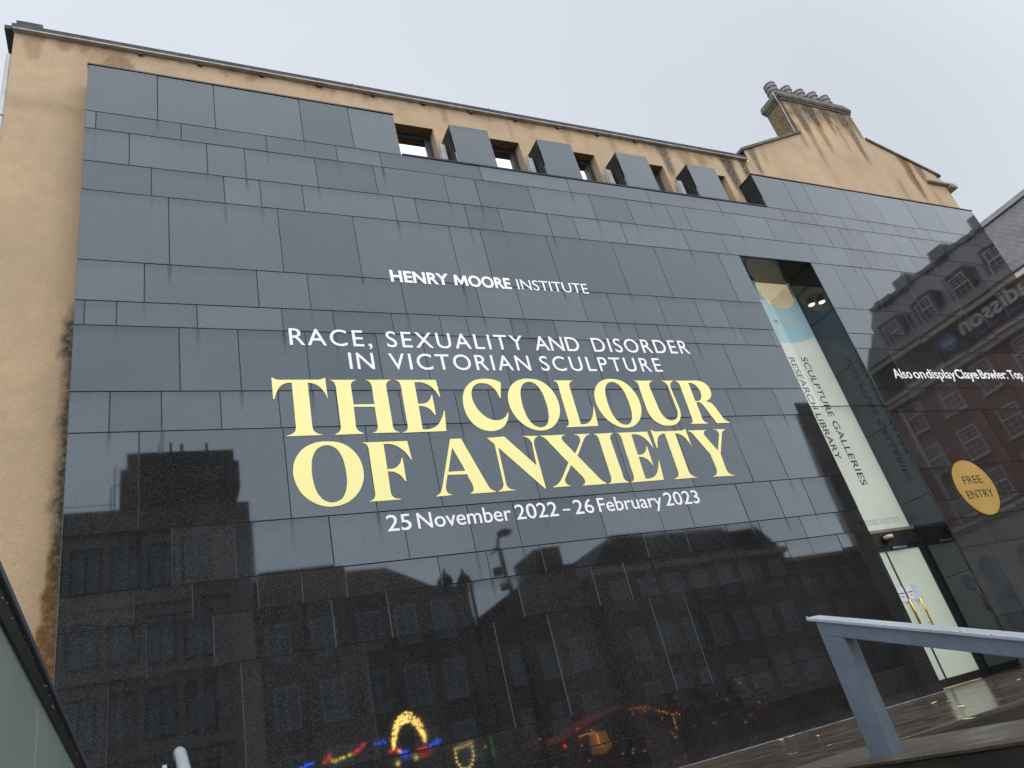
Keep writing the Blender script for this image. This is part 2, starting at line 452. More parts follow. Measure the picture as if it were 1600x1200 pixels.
def fill_outline(name, contours, mat, parent, y0, y1, smooth=False):
    """closed outlines (x, z) filled with holes and given thickness between y0 and y1 (front)"""
    c = bpy.data.curves.new('outline', 'CURVE'); c.dimensions = '2D'; c.fill_mode = 'BOTH'
    for pts in contours:
        sp = c.splines.new('POLY'); sp.points.add(len(pts) - 1); sp.use_cyclic_u = True
        for p, q in zip(sp.points, pts): p.co = (q[0], q[1], 0, 1)
    o = bpy.data.objects.new('outline', c); COL.objects.link(o)
    dg = bpy.context.evaluated_depsgraph_get(); dg.update()
    me = bpy.data.meshes.new_from_object(o.evaluated_get(dg)); bpy.data.objects.remove(o); bpy.data.curves.remove(c)
    bm = bmesh.new(); bm.from_mesh(me); bpy.data.meshes.remove(me)
    bmesh.ops.remove_doubles(bm, verts=bm.verts, dist=1e-6)
    r = bmesh.ops.extrude_face_region(bm, geom=list(bm.faces))
    up = {g for g in r['geom'] if isinstance(g, bmesh.types.BMVert)}
    for v in bm.verts: v.co = Vector((v.co.x, y1 if v in up else y0, v.co.y))
    bmesh.ops.recalc_face_normals(bm, faces=bm.faces)
    for f_ in bm.faces: f_.smooth = False
    m2 = bpy.data.meshes.new(name); bm.to_mesh(m2); bm.free(); m2.materials.append(mat)
    ob = bpy.data.objects.new(name, m2); COL.objects.link(ob)
    if parent: ob.parent = parent; ob.location = -wpos(parent)
    return ob

# =================================================================== GROUND
tag(MB().add([(-600, -600, 0), (600, -600, 0), (600, 600, 0), (-600, 600, 0)], [[0, 1, 2, 3]]).build('ground', STREET), kind='structure')

# =================================================================== GALLERY BUILDING
ROW_Z = [12.247, 11.248, 10.89, 10.249, 9.709, 8.502, 7.863, 7.489, 6.55, 6.011, 4.802, 4.161, 3.796, 3.269, 2.062, 1.685, 1.218]
JOINTS = [[0.122, 0.93, 2.268, 3.098],
 [-0.681, 0.439, 1.67, 2.778, 3.521, 5.37, 7.202, 9.062, 10.923, 12.793, 13.787, 14.745, 15.683, 16.653, 17.35, 17.895, 19.336],
 [-0.248, 0.784, 1.325, 2.398, 3.359, 4.599, 5.196, 6.266, 7.583, 8.451, 9.435, 9.86, 11.172, 12.142, 12.948, 13.931, 14.437, 15.207, 16.26, 16.976, 18.19],
 [0.037, 0.998, 1.51, 2.138, 3.595, 3.969, 4.861, 5.5, 6.476, 7.033, 8.086, 9.565, 10.576, 13.142, 14.194, 14.817, 15.834, 16.506, 17.228, 19.046],
 [0.25, 1.728, 2.862, 4.47, 5.039, 6.317, 7.704, 8.666, 10.261, 13.537, 14.443, 15.766, 17.305, 19.08],
 [-0.05, 1.352, 2.046, 3.441, 4.691, 5.41, 6.622, 7.194, 8.265, 9.125, 9.754, 13.686, 15.044, 16.21, 17.994],
 [-0.708, -0.36, 0.566, 1.641, 2.341, 3.198, 3.948, 4.387, 5.144, 5.936, 6.894, 7.548, 8.025, 8.766, 9.958, 10.681, 13.667, 15.059, 16.838, 18.1],
 [0.346, 1.051, 1.919, 2.914, 3.604, 4.867, 5.511, 6.522, 7.745, 8.516, 9.356, 13.834, 15.489, 17.312],
 [-0.407, 0.138, 0.795, 1.492, 2.23, 3.101, 3.924, 4.458, 5.434, 6.159, 7.225, 7.722, 8.986, 10.084, 13.668, 15.487, 17.373],
 [-0.1, 1.511, 2.554, 3.421, 4.851, 6.412, 7.576, 8.779, 9.557, 13.912, 15.793],
 [0.224, 0.866, 1.944, 2.864, 3.741, 4.41, 5.74, 6.734, 7.299, 8.372, 9.122, 9.813, 13.51, 14.7, 16.423],
 [-0.722, -0.139, 0.416, 1.076, 1.554, 2.052, 3.214, 3.876, 4.655, 6.321, 7.067, 7.866, 8.526, 9.41, 13.25, 15.128],
 [-0.02, 0.607, 1.858, 2.503, 3.55, 4.201, 5.324, 5.845, 7.387, 8.063, 8.907, 10.059, 13.933, 16.022],
 [-0.355, 0.857, 2.176, 3.768, 4.509, 6.094, 6.678, 7.762, 9.355, 10.433, 13.657],
 [1.048, 2.901, 3.909, 4.97, 5.637, 6.453, 7.041, 7.87, 8.949, 10.22, 13.598],
 [1.897, 3.305, 4.342, 5.411, 5.946, 6.798, 7.87, 8.965, 10.215, 13.9]]
BLOCKS = [[3.918],
 [4.983, 5.767],
 [6.826, 7.604],
 [8.675, 9.458],
 [10.535, 11.332],
 [12.417]]
J0R = [13.379, 13.995, 15.406, 16.391, 17.674, 18.829, 19.824]
GLYPHS = {
 'T': ["2,855c 60,825s 151,819c 529,820c 626,826s 690,852c 691,525c 649,645s 578,734s 507,768s 454,776c 449,205c 450,131s 464,61s 505,23s 567,4c 565,-2c 123,-5c 124,3c 188,25s 226,55s 244,109s 246,192c 251,776c 179,768s 112,730s 54,644s 17,532c 0,531c"],
 'H': ["5,818c 65,788s 87,719s 87,649c 82,158c 77,83s 53,37s 0,6c 0,-5c 367,-2c 366,10c 305,43s 282,95s 281,152c 288,402c 574,397c 572,144c 567,77s 542,30s 495,11c 495,2c 858,1c 857,9c 797,36s 779,90s 779,158c 779,697c 788,758s 812,794s 861,818c 862,823c 491,819c 554,789s 575,738s 577,667c 575,439c 290,436c 291,698c 292,743s 315,783s 373,816c 374,821c"],
 'E': ["5,820c 66,794s 87,727s 86,655c 82,172c 84,104s 59,31s 0,2c 1,-5c 620,0c 658,320c 648,320c 591,199s 505,91s 402,42s 283,37c 290,403c 373,391s 449,344s 502,252c 515,257c 520,574c 509,574c 468,497s 402,447s 288,436c 294,781c 414,777s 510,726s 573,652s 624,542c 635,547c 620,822c"],
 'C': ["677,779c 582,824s 420,843s 249,812s 104,704s 21,544s 0,376s 28,210s 107,75s 218,1s 342,-22s 467,-2s 577,72s 648,175s 679,269c 667,270c 620,207s 547,162s 453,148s 348,177s 256,257s 185,384s 158,511s 174,628s 223,714s 288,757s 383,768s 480,741s 554,659s 602,512c 612,512c"],
 'L': ["1,816c 69,774s 79,711s 76,642c 75,151c 72,86s 48,32s 3,10c 0,1c 570,8c 602,341c 590,341c 554,240s 489,130s 397,60s 271,43c 272,687c 283,751s 313,786s 360,813c 362,819c"],
 'U': ["0,815c 64,781s 77,695s 71,647c 71,325c 88,173s 148,67s 259,-6s 404,-25s 542,-2s 653,77s 708,171s 730,278c 709,681c 723,737s 754,781s 810,812c 812,819c 564,816c 645,768s 668,694s 668,644c 674,255c 658,184s 609,114s 519,69s 432,77s 356,143s 313,262s 307,345c 284,683c 292,738s 321,781s 385,812c 387,818c"],
 'R': ["0,816c 75,768s 86,681s 84,643c 77,118c 71,59s 45,12s 5,4c 4,-6c 361,-11c 363,1c 292,41s 283,114s 286,150c 290,394c 365,393s 420,330s 459,232c 557,-8c 833,-7c 835,5c 752,54s 717,128s 668,265s 615,365s 524,409s 443,414c 546,428s 644,489s 696,590s 684,704s 608,788s 454,819s 370,819c", "284,778c 385,756s 449,680s 469,566s 437,479s 365,424s 281,421c"],
 'O': ["468,846s 667,798s 804,660s 866,466s 852,289s 764,121s 619,4s 467,-37s 389,-38s 223,19s 92,137s 17,299s 0,460s 47,630s 151,757s 296,830s", "452,792s 549,751s 616,635s 643,478s 644,302s 613,153s 546,51s 434,13s 332,52s 261,157s 228,307s 226,479s 257,642s 327,750s"],
 'F': ["7,811c 70,774s 85,710s 85,675c 83,128c 81,74s 53,22s 0,-4c 2,-11c 399,-10c 397,1c 321,18s 287,70s 284,114c 289,386c 377,370s 445,326s 500,235c 514,237c 518,562c 506,569c 465,484s 386,426s 289,420c 292,780c 418,765s 527,696s 632,533c 641,535c 621,811c"],
 'A': ["360,817c 520,818c 751,137c 800,40s 861,6c 859,-2c 489,-2c 490,6c 534,35s 548,80s 540,139c 495,282c 217,289c 168,152c 157,84s 174,32s 223,6c 221,-2c 0,-6c 1,-1c 71,45s 106,110s 128,166c", "362,689c 237,332c 486,333c"],
 'N': ["12,812c 289,825c 682,353c 704,694c 687,752s 652,792s 590,814c 592,822c 829,818c 827,809c 763,769s 736,705s 729,641c 733,-3c 720,-5c 155,660c 143,130c 155,58s 190,26s 260,13c 255,4c 0,0c 2,9c 66,40s 98,85s 104,132c 113,705c 82,744s"],
 'X': ["5,818c 432,821c 426,810c 374,791s 363,754s 377,712c 517,507c 645,669c 672,732s 664,786s 600,812c 604,820c 869,822c 865,814c 786,782s 718,709s 680,657c 544,469c 784,122c 829,58s 899,8c 893,0c 486,0c 491,8c 538,37s 548,86s 527,138c 391,328c 253,155c 220,97s 230,42s 287,14c 282,6c 0,4c 5,13c 85,47s 161,111s 202,158c 361,370c 137,700c 84,775s"],
 'I': ["0,817c 64,769s 75,698s 74,644c 79,139c 75,78s 52,28s 0,6c 0,-1c 363,-2c 362,6c 301,43s 289,106s 292,147c 276,712c 289,766s 317,798s 364,816c 366,822c"],
 'Y': ["0,817c 391,814c 384,804c 330,783s 312,742s 320,701c 469,428c 614,702c 629,755s 614,797s 546,814c 549,821c 796,818c 788,807c 730,781s 683,723s 652,665c 495,375c 485,108c 498,51s 535,15s 614,-10c 607,-16c 171,-9c 174,-2c 249,27s 284,75s 296,130c 287,373c 121,685c 77,768s"],
}
LEAVES = [(9.76, -0.19), (7.98, -2.04), (7.66, -2.49), (9.35, -1.84), (9.05, -2.4), (7.73, -0.16), (8.28, -0.21), (6.96, -0.56), (7.27, -0.41), (6.4, -1.77), (4.94, -3.39), (4.78, -3.13), (6.4, -3.57), (4.05, -5.45), (5.01, -4.65)]
SLIT0, SLIT1, SLITZ = 10.836, 12.868, 9.702       # the tall entrance slit
X0, X1 = -0.815, 20.60                            # ends of the granite front
WALLY = 0.425                                     # face of the rendered wall behind
gal = thing('gallery_building', (10, 0.5, 0), 'gallery building with dark polished granite front on ochre rendered wall', 'building')

class Grid:
    """granite slabs as one mesh with per-face tone and per-vertex dirt"""
    def __init__(self): self.v = []; self.f = []; self.stain = []; self.tone = []
    def slab(self, x0, x1, z0, z1, above, g=0.0085, back=0.03):
        c = 0.0035; x0 += g / 2; x1 -= g / 2; z0 += g / 2; z1 -= g / 2
        if x1 - x0 < 0.03: return
        tone = random.uniform(0.70, 1.25); tx = random.gauss(0, 0.0012); tz = random.gauss(0, 0.0012)
        xs = {x0, x0 + c, x1 - c, x1}
        runs = [(x, random.choice((0, 0.35, 0.6, 0.9)), random.uniform(0.18, 0.5)) for x in above if x0 + .06 < x < x1 - .06]
        for x, s, l in runs: xs |= {x - 0.035, x - 0.012, x + 0.012, x + 0.035}
        xs = sorted(xs)
        h = z1 - z0
        zs = [z0, z0 + c] + sorted({z1 - q for q in (0.45, 0.3, 0.16, 0.07) if q < h - 0.02}) + [z1 - c, z1]
        wash = random.uniform(0.0, 0.35)
        n = len(self.v); W = len(xs)
        for j, z in enumerate(zs):
            for i, x in enumerate(xs):
                edge = i in (0, W - 1) or j in (0, len(zs) - 1)
                self.v.append((x, (c if edge else 0) + tx * (x - x0) + tz * (z - z0), z))
                s = wash * max(0, 1 - (z1 - z) / 0.16)
                for rx, rs, rl in runs:
                    if abs(x - rx) < 0.02: s = max(s, rs * max(0, 1 - (z1 - z) / (rl + .02)))
                self.stain.append(min(1, s))
        H = len(zs)
        for j in range(H - 1):
            for i in range(W - 1):
                a = n + j * W + i; self.f.append([a, a + 1, a + W + 1, a + W]); self.tone.append(tone)
        # skirts back to the bed
        def skirt(idx):
            m = len(self.v)
            for k in idx:
                p = self.v[k]; self.v.append((p[0], back, p[2])); self.stain.append(0)
            for k in range(len(idx) - 1):
                self.f.append([idx[k + 1], idx[k], m + k, m + k + 1]); self.tone.append(tone)
        skirt([n + i for i in range(W)][::-1]); skirt([n + (H - 1) * W + i for i in range(W)])
        skirt([n + j * W for j in range(H)]); skirt([n + j * W + W - 1 for j in range(H)][::-1])
    def build(self, name, mat, parent):
        me = bpy.data.meshes.new(name); me.from_pydata(self.v, [], self.f)
        a = me.attributes.new('stain', 'FLOAT', 'POINT'); a.data.foreach_set('value', self.stain)
        b = me.attributes.new('tone', 'FLOAT', 'FACE'); b.data.foreach_set('value', self.tone)
        me.materials.append(mat)
        o = bpy.data.objects.new(name, me); COL.objects.link(o); o.parent = parent; o.location = -wpos(parent)
        return o

gr = Grid()
for r in range(len(ROW_Z) - 1):
    z1, z0 = ROW_Z[r], ROW_Z[r + 1]
    spans = [(X0, SLIT0), (SLIT1, X1)] if r >= 4 else [(X0, X1)]
    joints = JOINTS[r]
    if r == 0: spans = [(X0, BLOCKS[0][0]), (BLOCKS[5][0], X1)]; joints = JOINTS[0] + J0R
    above = [] if r == 0 else (JOINTS[0] + J0R if r == 1 else JOINTS[r - 1])
    for a, b in spans:
        xs = [a] + [x for x in sorted(joints) if a + .05 < x < b - .05] + [b]
        for p, q in zip(xs, xs[1:]): gr.slab(p, q, z0, z1, above)
# a last course that runs below the terrace line on the left, down to the street
xs = [X0, 0.6, 2.1, 3.3, 5.0, 6.4, 7.7, 9.2, SLIT0]
for p, q in zip(xs, xs[1:]): gr.slab(p, q, 0.0, ROW_Z[-1], [])
gr.build('granite_cladding', GRAN, gal)
bed = MB()
def quadY(mb, x0, x1, z0, z1, y): mb.add([(x0, y, z0), (x1, y, z0), (x1, y, z1), (x0, y, z1)], [[0, 1, 2, 3]])
quadY(bed, X0, SLIT0, 0, ROW_Z[4], .014); quadY(bed, SLIT1, X1, 0, ROW_Z[4], .014); quadY(bed, X0, X1, ROW_Z[4], ROW_Z[1], .014)
quadY(bed, X0, BLOCKS[0][0], ROW_Z[1], ROW_Z[0], .014); quadY(bed, BLOCKS[5][0], X1, ROW_Z[1], ROW_Z[0], .014)
bed.build('joint_bed', JOINT, gal, normals=False)
MB().box(X0 + .01, X0 + .03, .02, WALLY, 0, ROW_Z[0] - .02).build('end_panel', GRAN2, gal); MB().box(X1 - .03, X1 - .01, .02, 9.0, 0, ROW_Z[0] - .02).build('end_panel', GRAN2, gal)
cp = MB().box(X0 - .01, BLOCKS[0][0] + .005, -.014, WALLY, ROW_Z[0] + .004, ROW_Z[0] + .03)
cp.build('metal_coping', DARKMETAL, gal)
MB().box(BLOCKS[5][0] - .005, X1 + .01, -.014, WALLY, ROW_Z[0] + .004, ROW_Z[0] + .03).build('metal_coping', LEAD, gal)
MB().box(BLOCKS[0][0] + .01, BLOCKS[5][0] - .01, -.012, WALLY, ROW_Z[1] + .0, ROW_Z[1] + .035).build('metal_coping', LEAD, gal)

def ribbed_side(xa, sgn, parent):
    """dark ribbed metal cheek between a granite block and the wall"""
    m = MB(); m.box(min(xa, xa + sgn * .02), max(xa, xa + sgn * .02), .03, WALLY, ROW_Z[1] + .036, ROW_Z[0] - .006)
    for k in range(4):
        y = .07 + k * .085
        m.box(min(xa, xa - sgn * .014), max(xa, xa - sgn * .014), y, y + .035, ROW_Z[1] + .036, ROW_Z[0] - .02)
    return m.build('ribbed_cheek', DARKMETAL, parent)

for bx in BLOCKS[1:5]:
    g2 = Grid(); g2.slab(bx[0], bx[1], ROW_Z[1] + .004, ROW_Z[0], [], g=0.0, back=.04)
    blk = g2.build('granite_block', GRAN, gal)
    MB().box(bx[0] + .005, bx[1] - .005, .041, WALLY, ROW_Z[0] - .035, ROW_Z[0] - .004).build('block_top', DARKMETAL, blk)
    ribbed_side(bx[0] + .012, 1, blk); ribbed_side(bx[1] - .012, -1, blk)
    # small flood-lamp bracket tucked behind each block
    br = MB().box(bx[0] - .13, bx[0] - .03, .28, .40, ROW_Z[1] + .36, ROW_Z[1] + .76)
    br.box(bx[0] - .10, bx[0] - .05, .30, .40, ROW_Z[1] + .04, ROW_Z[1] + .359)
    br.build('lamp_bracket', PIPE, gal, bevel=.01)
ribbed_side(BLOCKS[5][0] + .012, 1, gal)
ribbed_side(BLOCKS[0][0] - .012, -1, gal)

# ---- rendered wall with window openings
def streak_field(streaks, patches=None):
    def f(X, Z):
        g = d = 0.0
        for x, zt, zb, hw, s, kind in streaks:
            if not (zb - .3 < Z < zt + .2): continue
            t = max(0, (zt - Z) / (zt - zb))
            wob = noise.noise(Vector((x * 3, Z * .9, 1.7))) * .07 + noise.noise(Vector((x * 5, Z * 3.5, 4.1))) * .025
            ww = hw * (1 - .6 * t) * (1 + .35 * noise.noise(Vector((X * 6, Z * 2, 9))))
            q = 1 - abs(X - x - wob) / max(ww, .02)
            if q <= 0: continue
            v = min(1, q * 2.2) * s * (1 if Z <= zt else max(0, 1 - (Z - zt) / .2)) * (1 if t < .75 else max(0, (1 - t) / .25))
            if kind == 'g': g = max(g, v)
            else: d = max(d, v)
        if patches:
            pg, pd = patches(X, Z); g = max(g, pg); d = max(d, pd)
        return min(1, max(0, g)), min(1, max(0, d))
    return f

class Wall:
    def __init__(self): self.v = []; self.f = []; self.g = []; self.d = []
    def grid(self, xs, zs, fld, y=WALLY, skip=None, ztop=None):
        n = len(self.v); W = len(xs); H = len(zs)
        for j, z in enumerate(zs):
            for x in xs:
                zz = z if ztop is None else zs[0] + (ztop(x) - zs[0]) * j / (H - 1)
                self.v.append((x, y, zz)); a, b = fld(x, zz); self.g.append(a); self.d.append(b)
        for j in range(H - 1):
            for i in range(W - 1):
                if skip and skip((xs[i] + xs[i + 1]) / 2, (zs[j] + zs[j + 1]) / 2): continue
                a = n + j * W + i; self.f.append([a, a + 1, a + W + 1, a + W])
        return self
    def extra(self, mb, g=0, d=0):
        n = len(self.v); self.v += mb.v; self.f += [[i + n for i in f] for f in mb.f]
        self.g += [g] * len(mb.v); self.d += [d] * len(mb.v); return self
    def build(self, name, parent, mat=None):
        me = bpy.data.meshes.new(name); me.from_pydata(self.v, [], self.f)
        for nm, a in (('grime_shade', self.g), ('damp_shade', self.d)):
            t = me.attributes.new(nm, 'FLOAT', 'POINT'); t.data.foreach_set('value', a)
        me.materials.append(mat or OCHRE)
        o = bpy.data.objects.new(name, me); COL.objects.link(o); o.parent = parent; o.location = -wpos(parent)
        return o

def lin(a, b, step):
    n = max(1, round((b - a) / step)); return [a + (b - a) * i / n for i in range(n + 1)]

WTOP = 13.24; WL = -1.86
OPEN = [(x - 1.02, x) for x in (4.865, 6.70, 8.50, 10.315, 12.12)]
OZ0, OZ1 = 11.0, 12.565
def wall_patches(X, Z):
    g = d = 0
    n = noise.noise(Vector((X * 2.2, Z * 1.4, 3))) ; n2 = noise.noise(Vector((X * 7, Z * 5, 8)))
    if X < -.3:
        # algae along the granite edge, brown damp lower down
        ed = (-.845 - X)
        if Z < 8.3:
            ww = .12 + .13 * max(0, n + n2 * .6) + .04 * (8.3 - Z) / 4
            g = max(0, min(1, (ww - ed) / .12)) * min(1, (8.3 - Z) / .5)
        ww = .10 + .16 * max(0, (5.2 - Z)) * .55 + .07 * n2 + .06 * n
        if Z < 5.4: d = max(0, min(1, (ww - ed) / .05)) * min(1, (5.4 - Z) / .5) * .95; g *= max(.25, min(1, (Z - 3.9) / 1.0))
        if Z < 3.75 + .15 * n: d = max(d, .75)
        # soft dirty shade bands across
        g = max(g, .22 * max(0, 1 - abs(Z - 11.55 + .1 * X - .12 * n) / .22) * (1 if X < -.9 else .7))
        ww = max(0, 1 - ed / .35); d = max(d, .22 * ww * max(0, min(1, (10 - abs(Z - 9)) / 6)))
    if Z > 12.9:
        d = max(d, max(0, min(1, (n + .12) * 2.0)) * max(0, min(1, (Z - 13.02 + .25 * n2) / .15)) * .55)
        g = max(g, max(0, n2 - .1) * max(0, min(1, (Z - 13.1) / .1)) * .9)
    if Z > 11 and X > -.5: d = max(d, .25 * max(0, n))
    # round blot by the left end of the granite
    rr = math.hypot((X + .43) / .26, (Z - 12.80) / .36) + .1 * n2
    d = max(d, .62 * max(0, min(1, (1 - rr) * 6)))
    return g, d
WST = [(10.48, 13.2, 12.2, .22, .8, 'g'), (12.42, 13.15, 11.9, .26, .95, 'g'), (11.1, 13.2, 12.6, .3, .45, 'd'), (11.6, 13.1, 12.75, .25, .5, 'd'),
       (9.1, 13.2, 12.7, .12, .4, 'd'), (8.0, 13.2, 12.75, .2, .35, 'd'), (5.2, 13.2, 12.7, .1, .45, 'd'), (6.6, 13.2, 12.6, .08, .35, 'd'), (3.0, 13.2, 12.95, .1, .4, 'd'),
       (12.95, 13.2, 12.0, .16, .9, 'g'), (-1.6, 13.2, 12.6, .2, .4, 'd'), (-1.2, 13.2, 12.95, .16, .45, 'd'), (-.95, 13.2, 12.98, .12, .5, 'd'), (1.2, 13.2, 13.0, .09, .5, 'd')]
fld = streak_field(WST, wall_patches)
wl = Wall()
wl.grid(lin(WL, -.60, .028), lin(0.0, WTOP, .045), fld)
xs = sorted(set(lin(-.60, 13.20, .06) + [v for o in OPEN for v in o])); zs = sorted(set(lin(10.95, WTOP, .06) + [OZ0, OZ1]))
wl.grid(xs, zs, fld, skip=lambda x, z: OZ0 < z < OZ1 and any(a < x < b for a, b in OPEN))
rv = MB(); sf = MB()
for a, b in OPEN:
    y0, y1 = WALLY, WALLY + .26
    rv.add([(b, y0, OZ0), (b, y1, OZ0), (b, y1, OZ1), (b, y0, OZ1)], [[0, 1, 2, 3]])
    rv.add([(a, y0, OZ0), (a, y1, OZ0), (a, y1, OZ1), (a, y0, OZ1)], [[3, 2, 1, 0]])
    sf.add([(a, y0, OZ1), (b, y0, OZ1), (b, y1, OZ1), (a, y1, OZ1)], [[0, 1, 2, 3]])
wl.extra(rv, .0, .1); wl.extra(sf, .45, .9)  # soffits darkened all over: recess shade put into the render colour
side = MB(); side.add([(WL, WALLY, 0), (WL, 14, 0), (WL, 14, WTOP), (WL, WALLY, WTOP)], [[3, 2, 1, 0]])
for xa, xb, za, zb in ((-.6, 9.4, 0, 10.95), (9.4, 13.2, 9.95, 10.95)): side.add([(xa, WALLY, za), (xb, WALLY, za), (xb, WALLY, zb), (xa, WALLY, zb)], [[0, 1, 2, 3]])
wl.extra(side)
wl.build('rendered_wall', gal)
for a, b in OPEN:
    f = MB(); y = WALLY + .205; t = .055
    f.box(a, b, y, y + .06, OZ1 - .09, OZ1); f.box(a, b, y, y + .06, OZ0, OZ0 + .07)
    f.box(a, a + t, y, y + .06, OZ0 + .07, OZ1 - .09); f.box(b - t - .065, b, y, y + .06, OZ0 + .07, OZ1 - .09)
    wn = f.build('window', FRAME, gal, bevel=.006)
    MB().box(a + t, b - t - .065, y + .03, y + .04, OZ0 + .07, OZ1 - .09).build('pane', PANE, wn)

# ---- eaves: pale gutter strip under a slate-blue coping
MB().box(WL - .02, 13.13, WALLY - .075, WALLY + .02, WTOP, WTOP + .032).build('gutter_strip', GUTTER, gal, bevel=.008)
ro = MB(); ro.box(WL - .04, 13.10, WALLY - .045, WALLY + .35, WTOP + .036, WTOP + .155); ro.box(WL - .13, WL + .2, WALLY - .03, 14, WTOP + .02, WTOP + .10)
for x in (0.6, 3.4, 6.2, 9.0, 11.7): ro.box(x, x + .02, WALLY - .05, WALLY + .36, WTOP + .155, WTOP + .165)
ro.add([(WL - .04, WALLY + .35, WTOP + .13), (13.1, WALLY + .35, WTOP + .13), (13.1, 14, WTOP + .3), (WL - .04, 14, WTOP + .3)], [[0, 1, 2, 3]])
ro.build('roof_edge', LEAD, gal)
MB().box(WL + .01, WL + .36, WALLY - .02, WALLY + .4, WTOP + .158, WTOP + .275).build('roof_hatch', LEAD, gal, bevel=.01)
for k, x in enumerate((-.15, .75, 1.75, 2.75, 3.75, 4.75, 5.75, 6.75, 7.75, 8.75, 9.75)):
    MB().box(x, x + .07, WALLY - .05, WALLY, WTOP - .05, WTOP - .002).build('eaves_bracket', simple('rusty_bracket', (.09, .05, .03)) if k == 0 else bpy.data.materials['rusty_bracket'], gal)
MB().tube([(2.62 + 2.3, WALLY + .1, WTOP + .15), (2.62 + 2.3, WALLY + .1, WTOP + .30)], .02, 8).build('roof_vent', DARKMETAL, gal)
pp = MB().tube([(WL - .035, WALLY + .06, 0), (WL - .035, WALLY + .06, WTOP - .5)], .045, 12)
for z in (3, 6.0, 9.0, 11.4): pp.tube([(WL - .035, WALLY + .06, z), (WL - .035, WALLY + .06, z + .08)], .06, 12)
pp.build('drain_pipe', PIPE, gal, smooth=False)

# ---- entrance slit: reveals, soffit, glazing, doors, lobby
GY = 0.68
for z0, z1 in zip([TER, 2.9, 4.35, 5.8, 7.25, 8.5], [2.9, 4.35, 5.8, 7.25, 8.5, SLITZ]):
    MB().box(SLIT1 + .002, SLIT1 + .03, .035, GY + .10, z0 + .004, z1 - .004).build('reveal_slab', GRAN2, gal, bevel=.003)
MB().box(SLIT0 - .03, SLIT0, .035, GY + .10, TER, SLITZ).build('reveal_slab', GRAN2, gal)
MB().box(SLIT0 + .002, SLIT1 - .002, .035, GY + .10, SLITZ + .002, SLITZ + .03).build('soffit_slab', GRAN2, gal)
JB = MB(); JB.box(SLIT1 + .031, SLIT1 + .05, .03, GY + .1, TER, SLITZ); JB.build('reveal_backing', JOINT, gal)
MB().box(SLIT0 + .003, SLIT1 - .003, GY, GY + .012, 3.945, SLITZ - .002).build('glazing', GLASS, gal)
tr = MB().box(SLIT0 + .003, SLIT1 - .002, GY - .03, GY + .05, 3.885, 3.943); tr.build('transom_sill', BRONZE2, gal, bevel=.004)
MB().box(SLIT0 + .003, SLIT1 - .002, GY - .02, GY + .06, 3.715, 3.883).build('transom', BRONZE, gal, bevel=.004)
jm = MB().box(SLIT1 - .075, SLIT1 - .002, GY - .06, GY + .06, TER, 3.713); jm.box(SLIT1 - .105, SLIT1 - .077, GY - .03, GY + .05, TER, 3.713)
jm.box(SLIT0 + .003, SLIT0 + .1, GY - .03, GY + .05, TER, 3.713)
jm.box(SLIT0 + .1, SLIT1 - .105, GY - .03, GY + .05, 3.62, 3.714); jm.build('door_frame', DARKMETAL, gal, bevel=.004)
DX = 11.868
def door(xa, xb, hx):
    d = MB(); d.box(xa, xb, GY, GY + .012, TER + .14, 3.545)
    o = d.build('door', FILM_FROST, gal)
    MB().box(xa, xb, GY - .006, GY - .002, TER + .14, 3.545).build('pane', GLASS, o)
    MB().box(xa, xb, GY - .015, GY + .03, 3.547, 3.617).build('top_rail', DARKMETAL, o)
    MB().box(xa, xb, GY - .015, GY + .03, TER + .012, TER + .138).build('bottom_rail', BRONZE, o, bevel=.004)
    h = MB()
    h.tube([(hx, GY - .075, 2.20), (hx, GY - .075, 2.68)], .014, 10)
    for z in (2.25, 2.63): h.tube([(hx, GY - .075, z), (hx, GY - .008, z)], .008, 8)
    h.build('handle', BRASS, o, smooth=True)
    c = MB().box(xa + .14, xb - .10 if xb - xa < .8 else xa + .52, GY - .06, GY - .016, 3.56, 3.605); c.build('door_closer', STEEL, o, bevel=.015)
    return o
door(SLIT0 + .104, DX - .022, DX - .075)
door(DX + .022, SLIT1 - .109, DX + .20)
MB().box(DX - .021, DX + .021, GY - .004, GY + .03, TER + .02, 3.54).build('door_seal', INK, gal)
lb = MB()   # lobby shell
lz0, lz1 = TER, SLITZ + .12
lb.add([(9.6, GY + .16, lz0), (13.1, GY + .16, lz0), (13.1, 4.6, lz0), (9.6, 4.6, lz0), (9.6, GY + .16, lz1), (13.1, GY + .16, lz1), (13.1, 4.6, lz1), (9.6, 4.6, lz1)],
       [[0, 1, 2, 3], [7, 6, 5, 4], [3, 2, 6, 7], [0, 3, 7, 4], [2, 1, 5, 6]])
lb.build('lobby', simple('cream_lobby_paint', (0.80, 0.74, 0.60), (0.74, 0.68, 0.55), scale=.6, rough=.8), gal, normals=False)
bm_ = MB(); bm_.box(9.7, 13.05, 2.35, 2.50, lz1 - .12, lz1 - .001); bm_.box(12.0, 12.05, .9, 4.5, lz1 - .03, lz1 - .001); bm_.box(11.2, 11.9, 2.6, 3.4, lz1 - .3, lz1 - .121)
bm_.build('lobby_ceiling_beam', simple('beige_beam', (0.46, 0.40, 0.30), rough=.7), gal)
for x, y in ((11.32, 1.24), (11.54, 1.365)):
    s_ = MB().lathe(x, y, [(.08, lz1 - .16), (.085, lz1 - .15), (.085, lz1 - .03), (.05, lz1 - .002)], 14).build('ceiling_spotlight', STEEL, gal)
    MB().lathe(x, y, [(.072, lz1 - .170), (.072, lz1 - .162)], 14).build('bulb', lamp_mat('spot_bulb', (1, .9, .7), 45), s_)
la = bpy.data.lights.new('lobby_fill', 'AREA'); la.shape = 'RECTANGLE'; la.size = 2.6; la.size_y = 7.6; la.energy = 190; la.color = (1.0, .97, .90)  # added area light that backlights the banner and door film
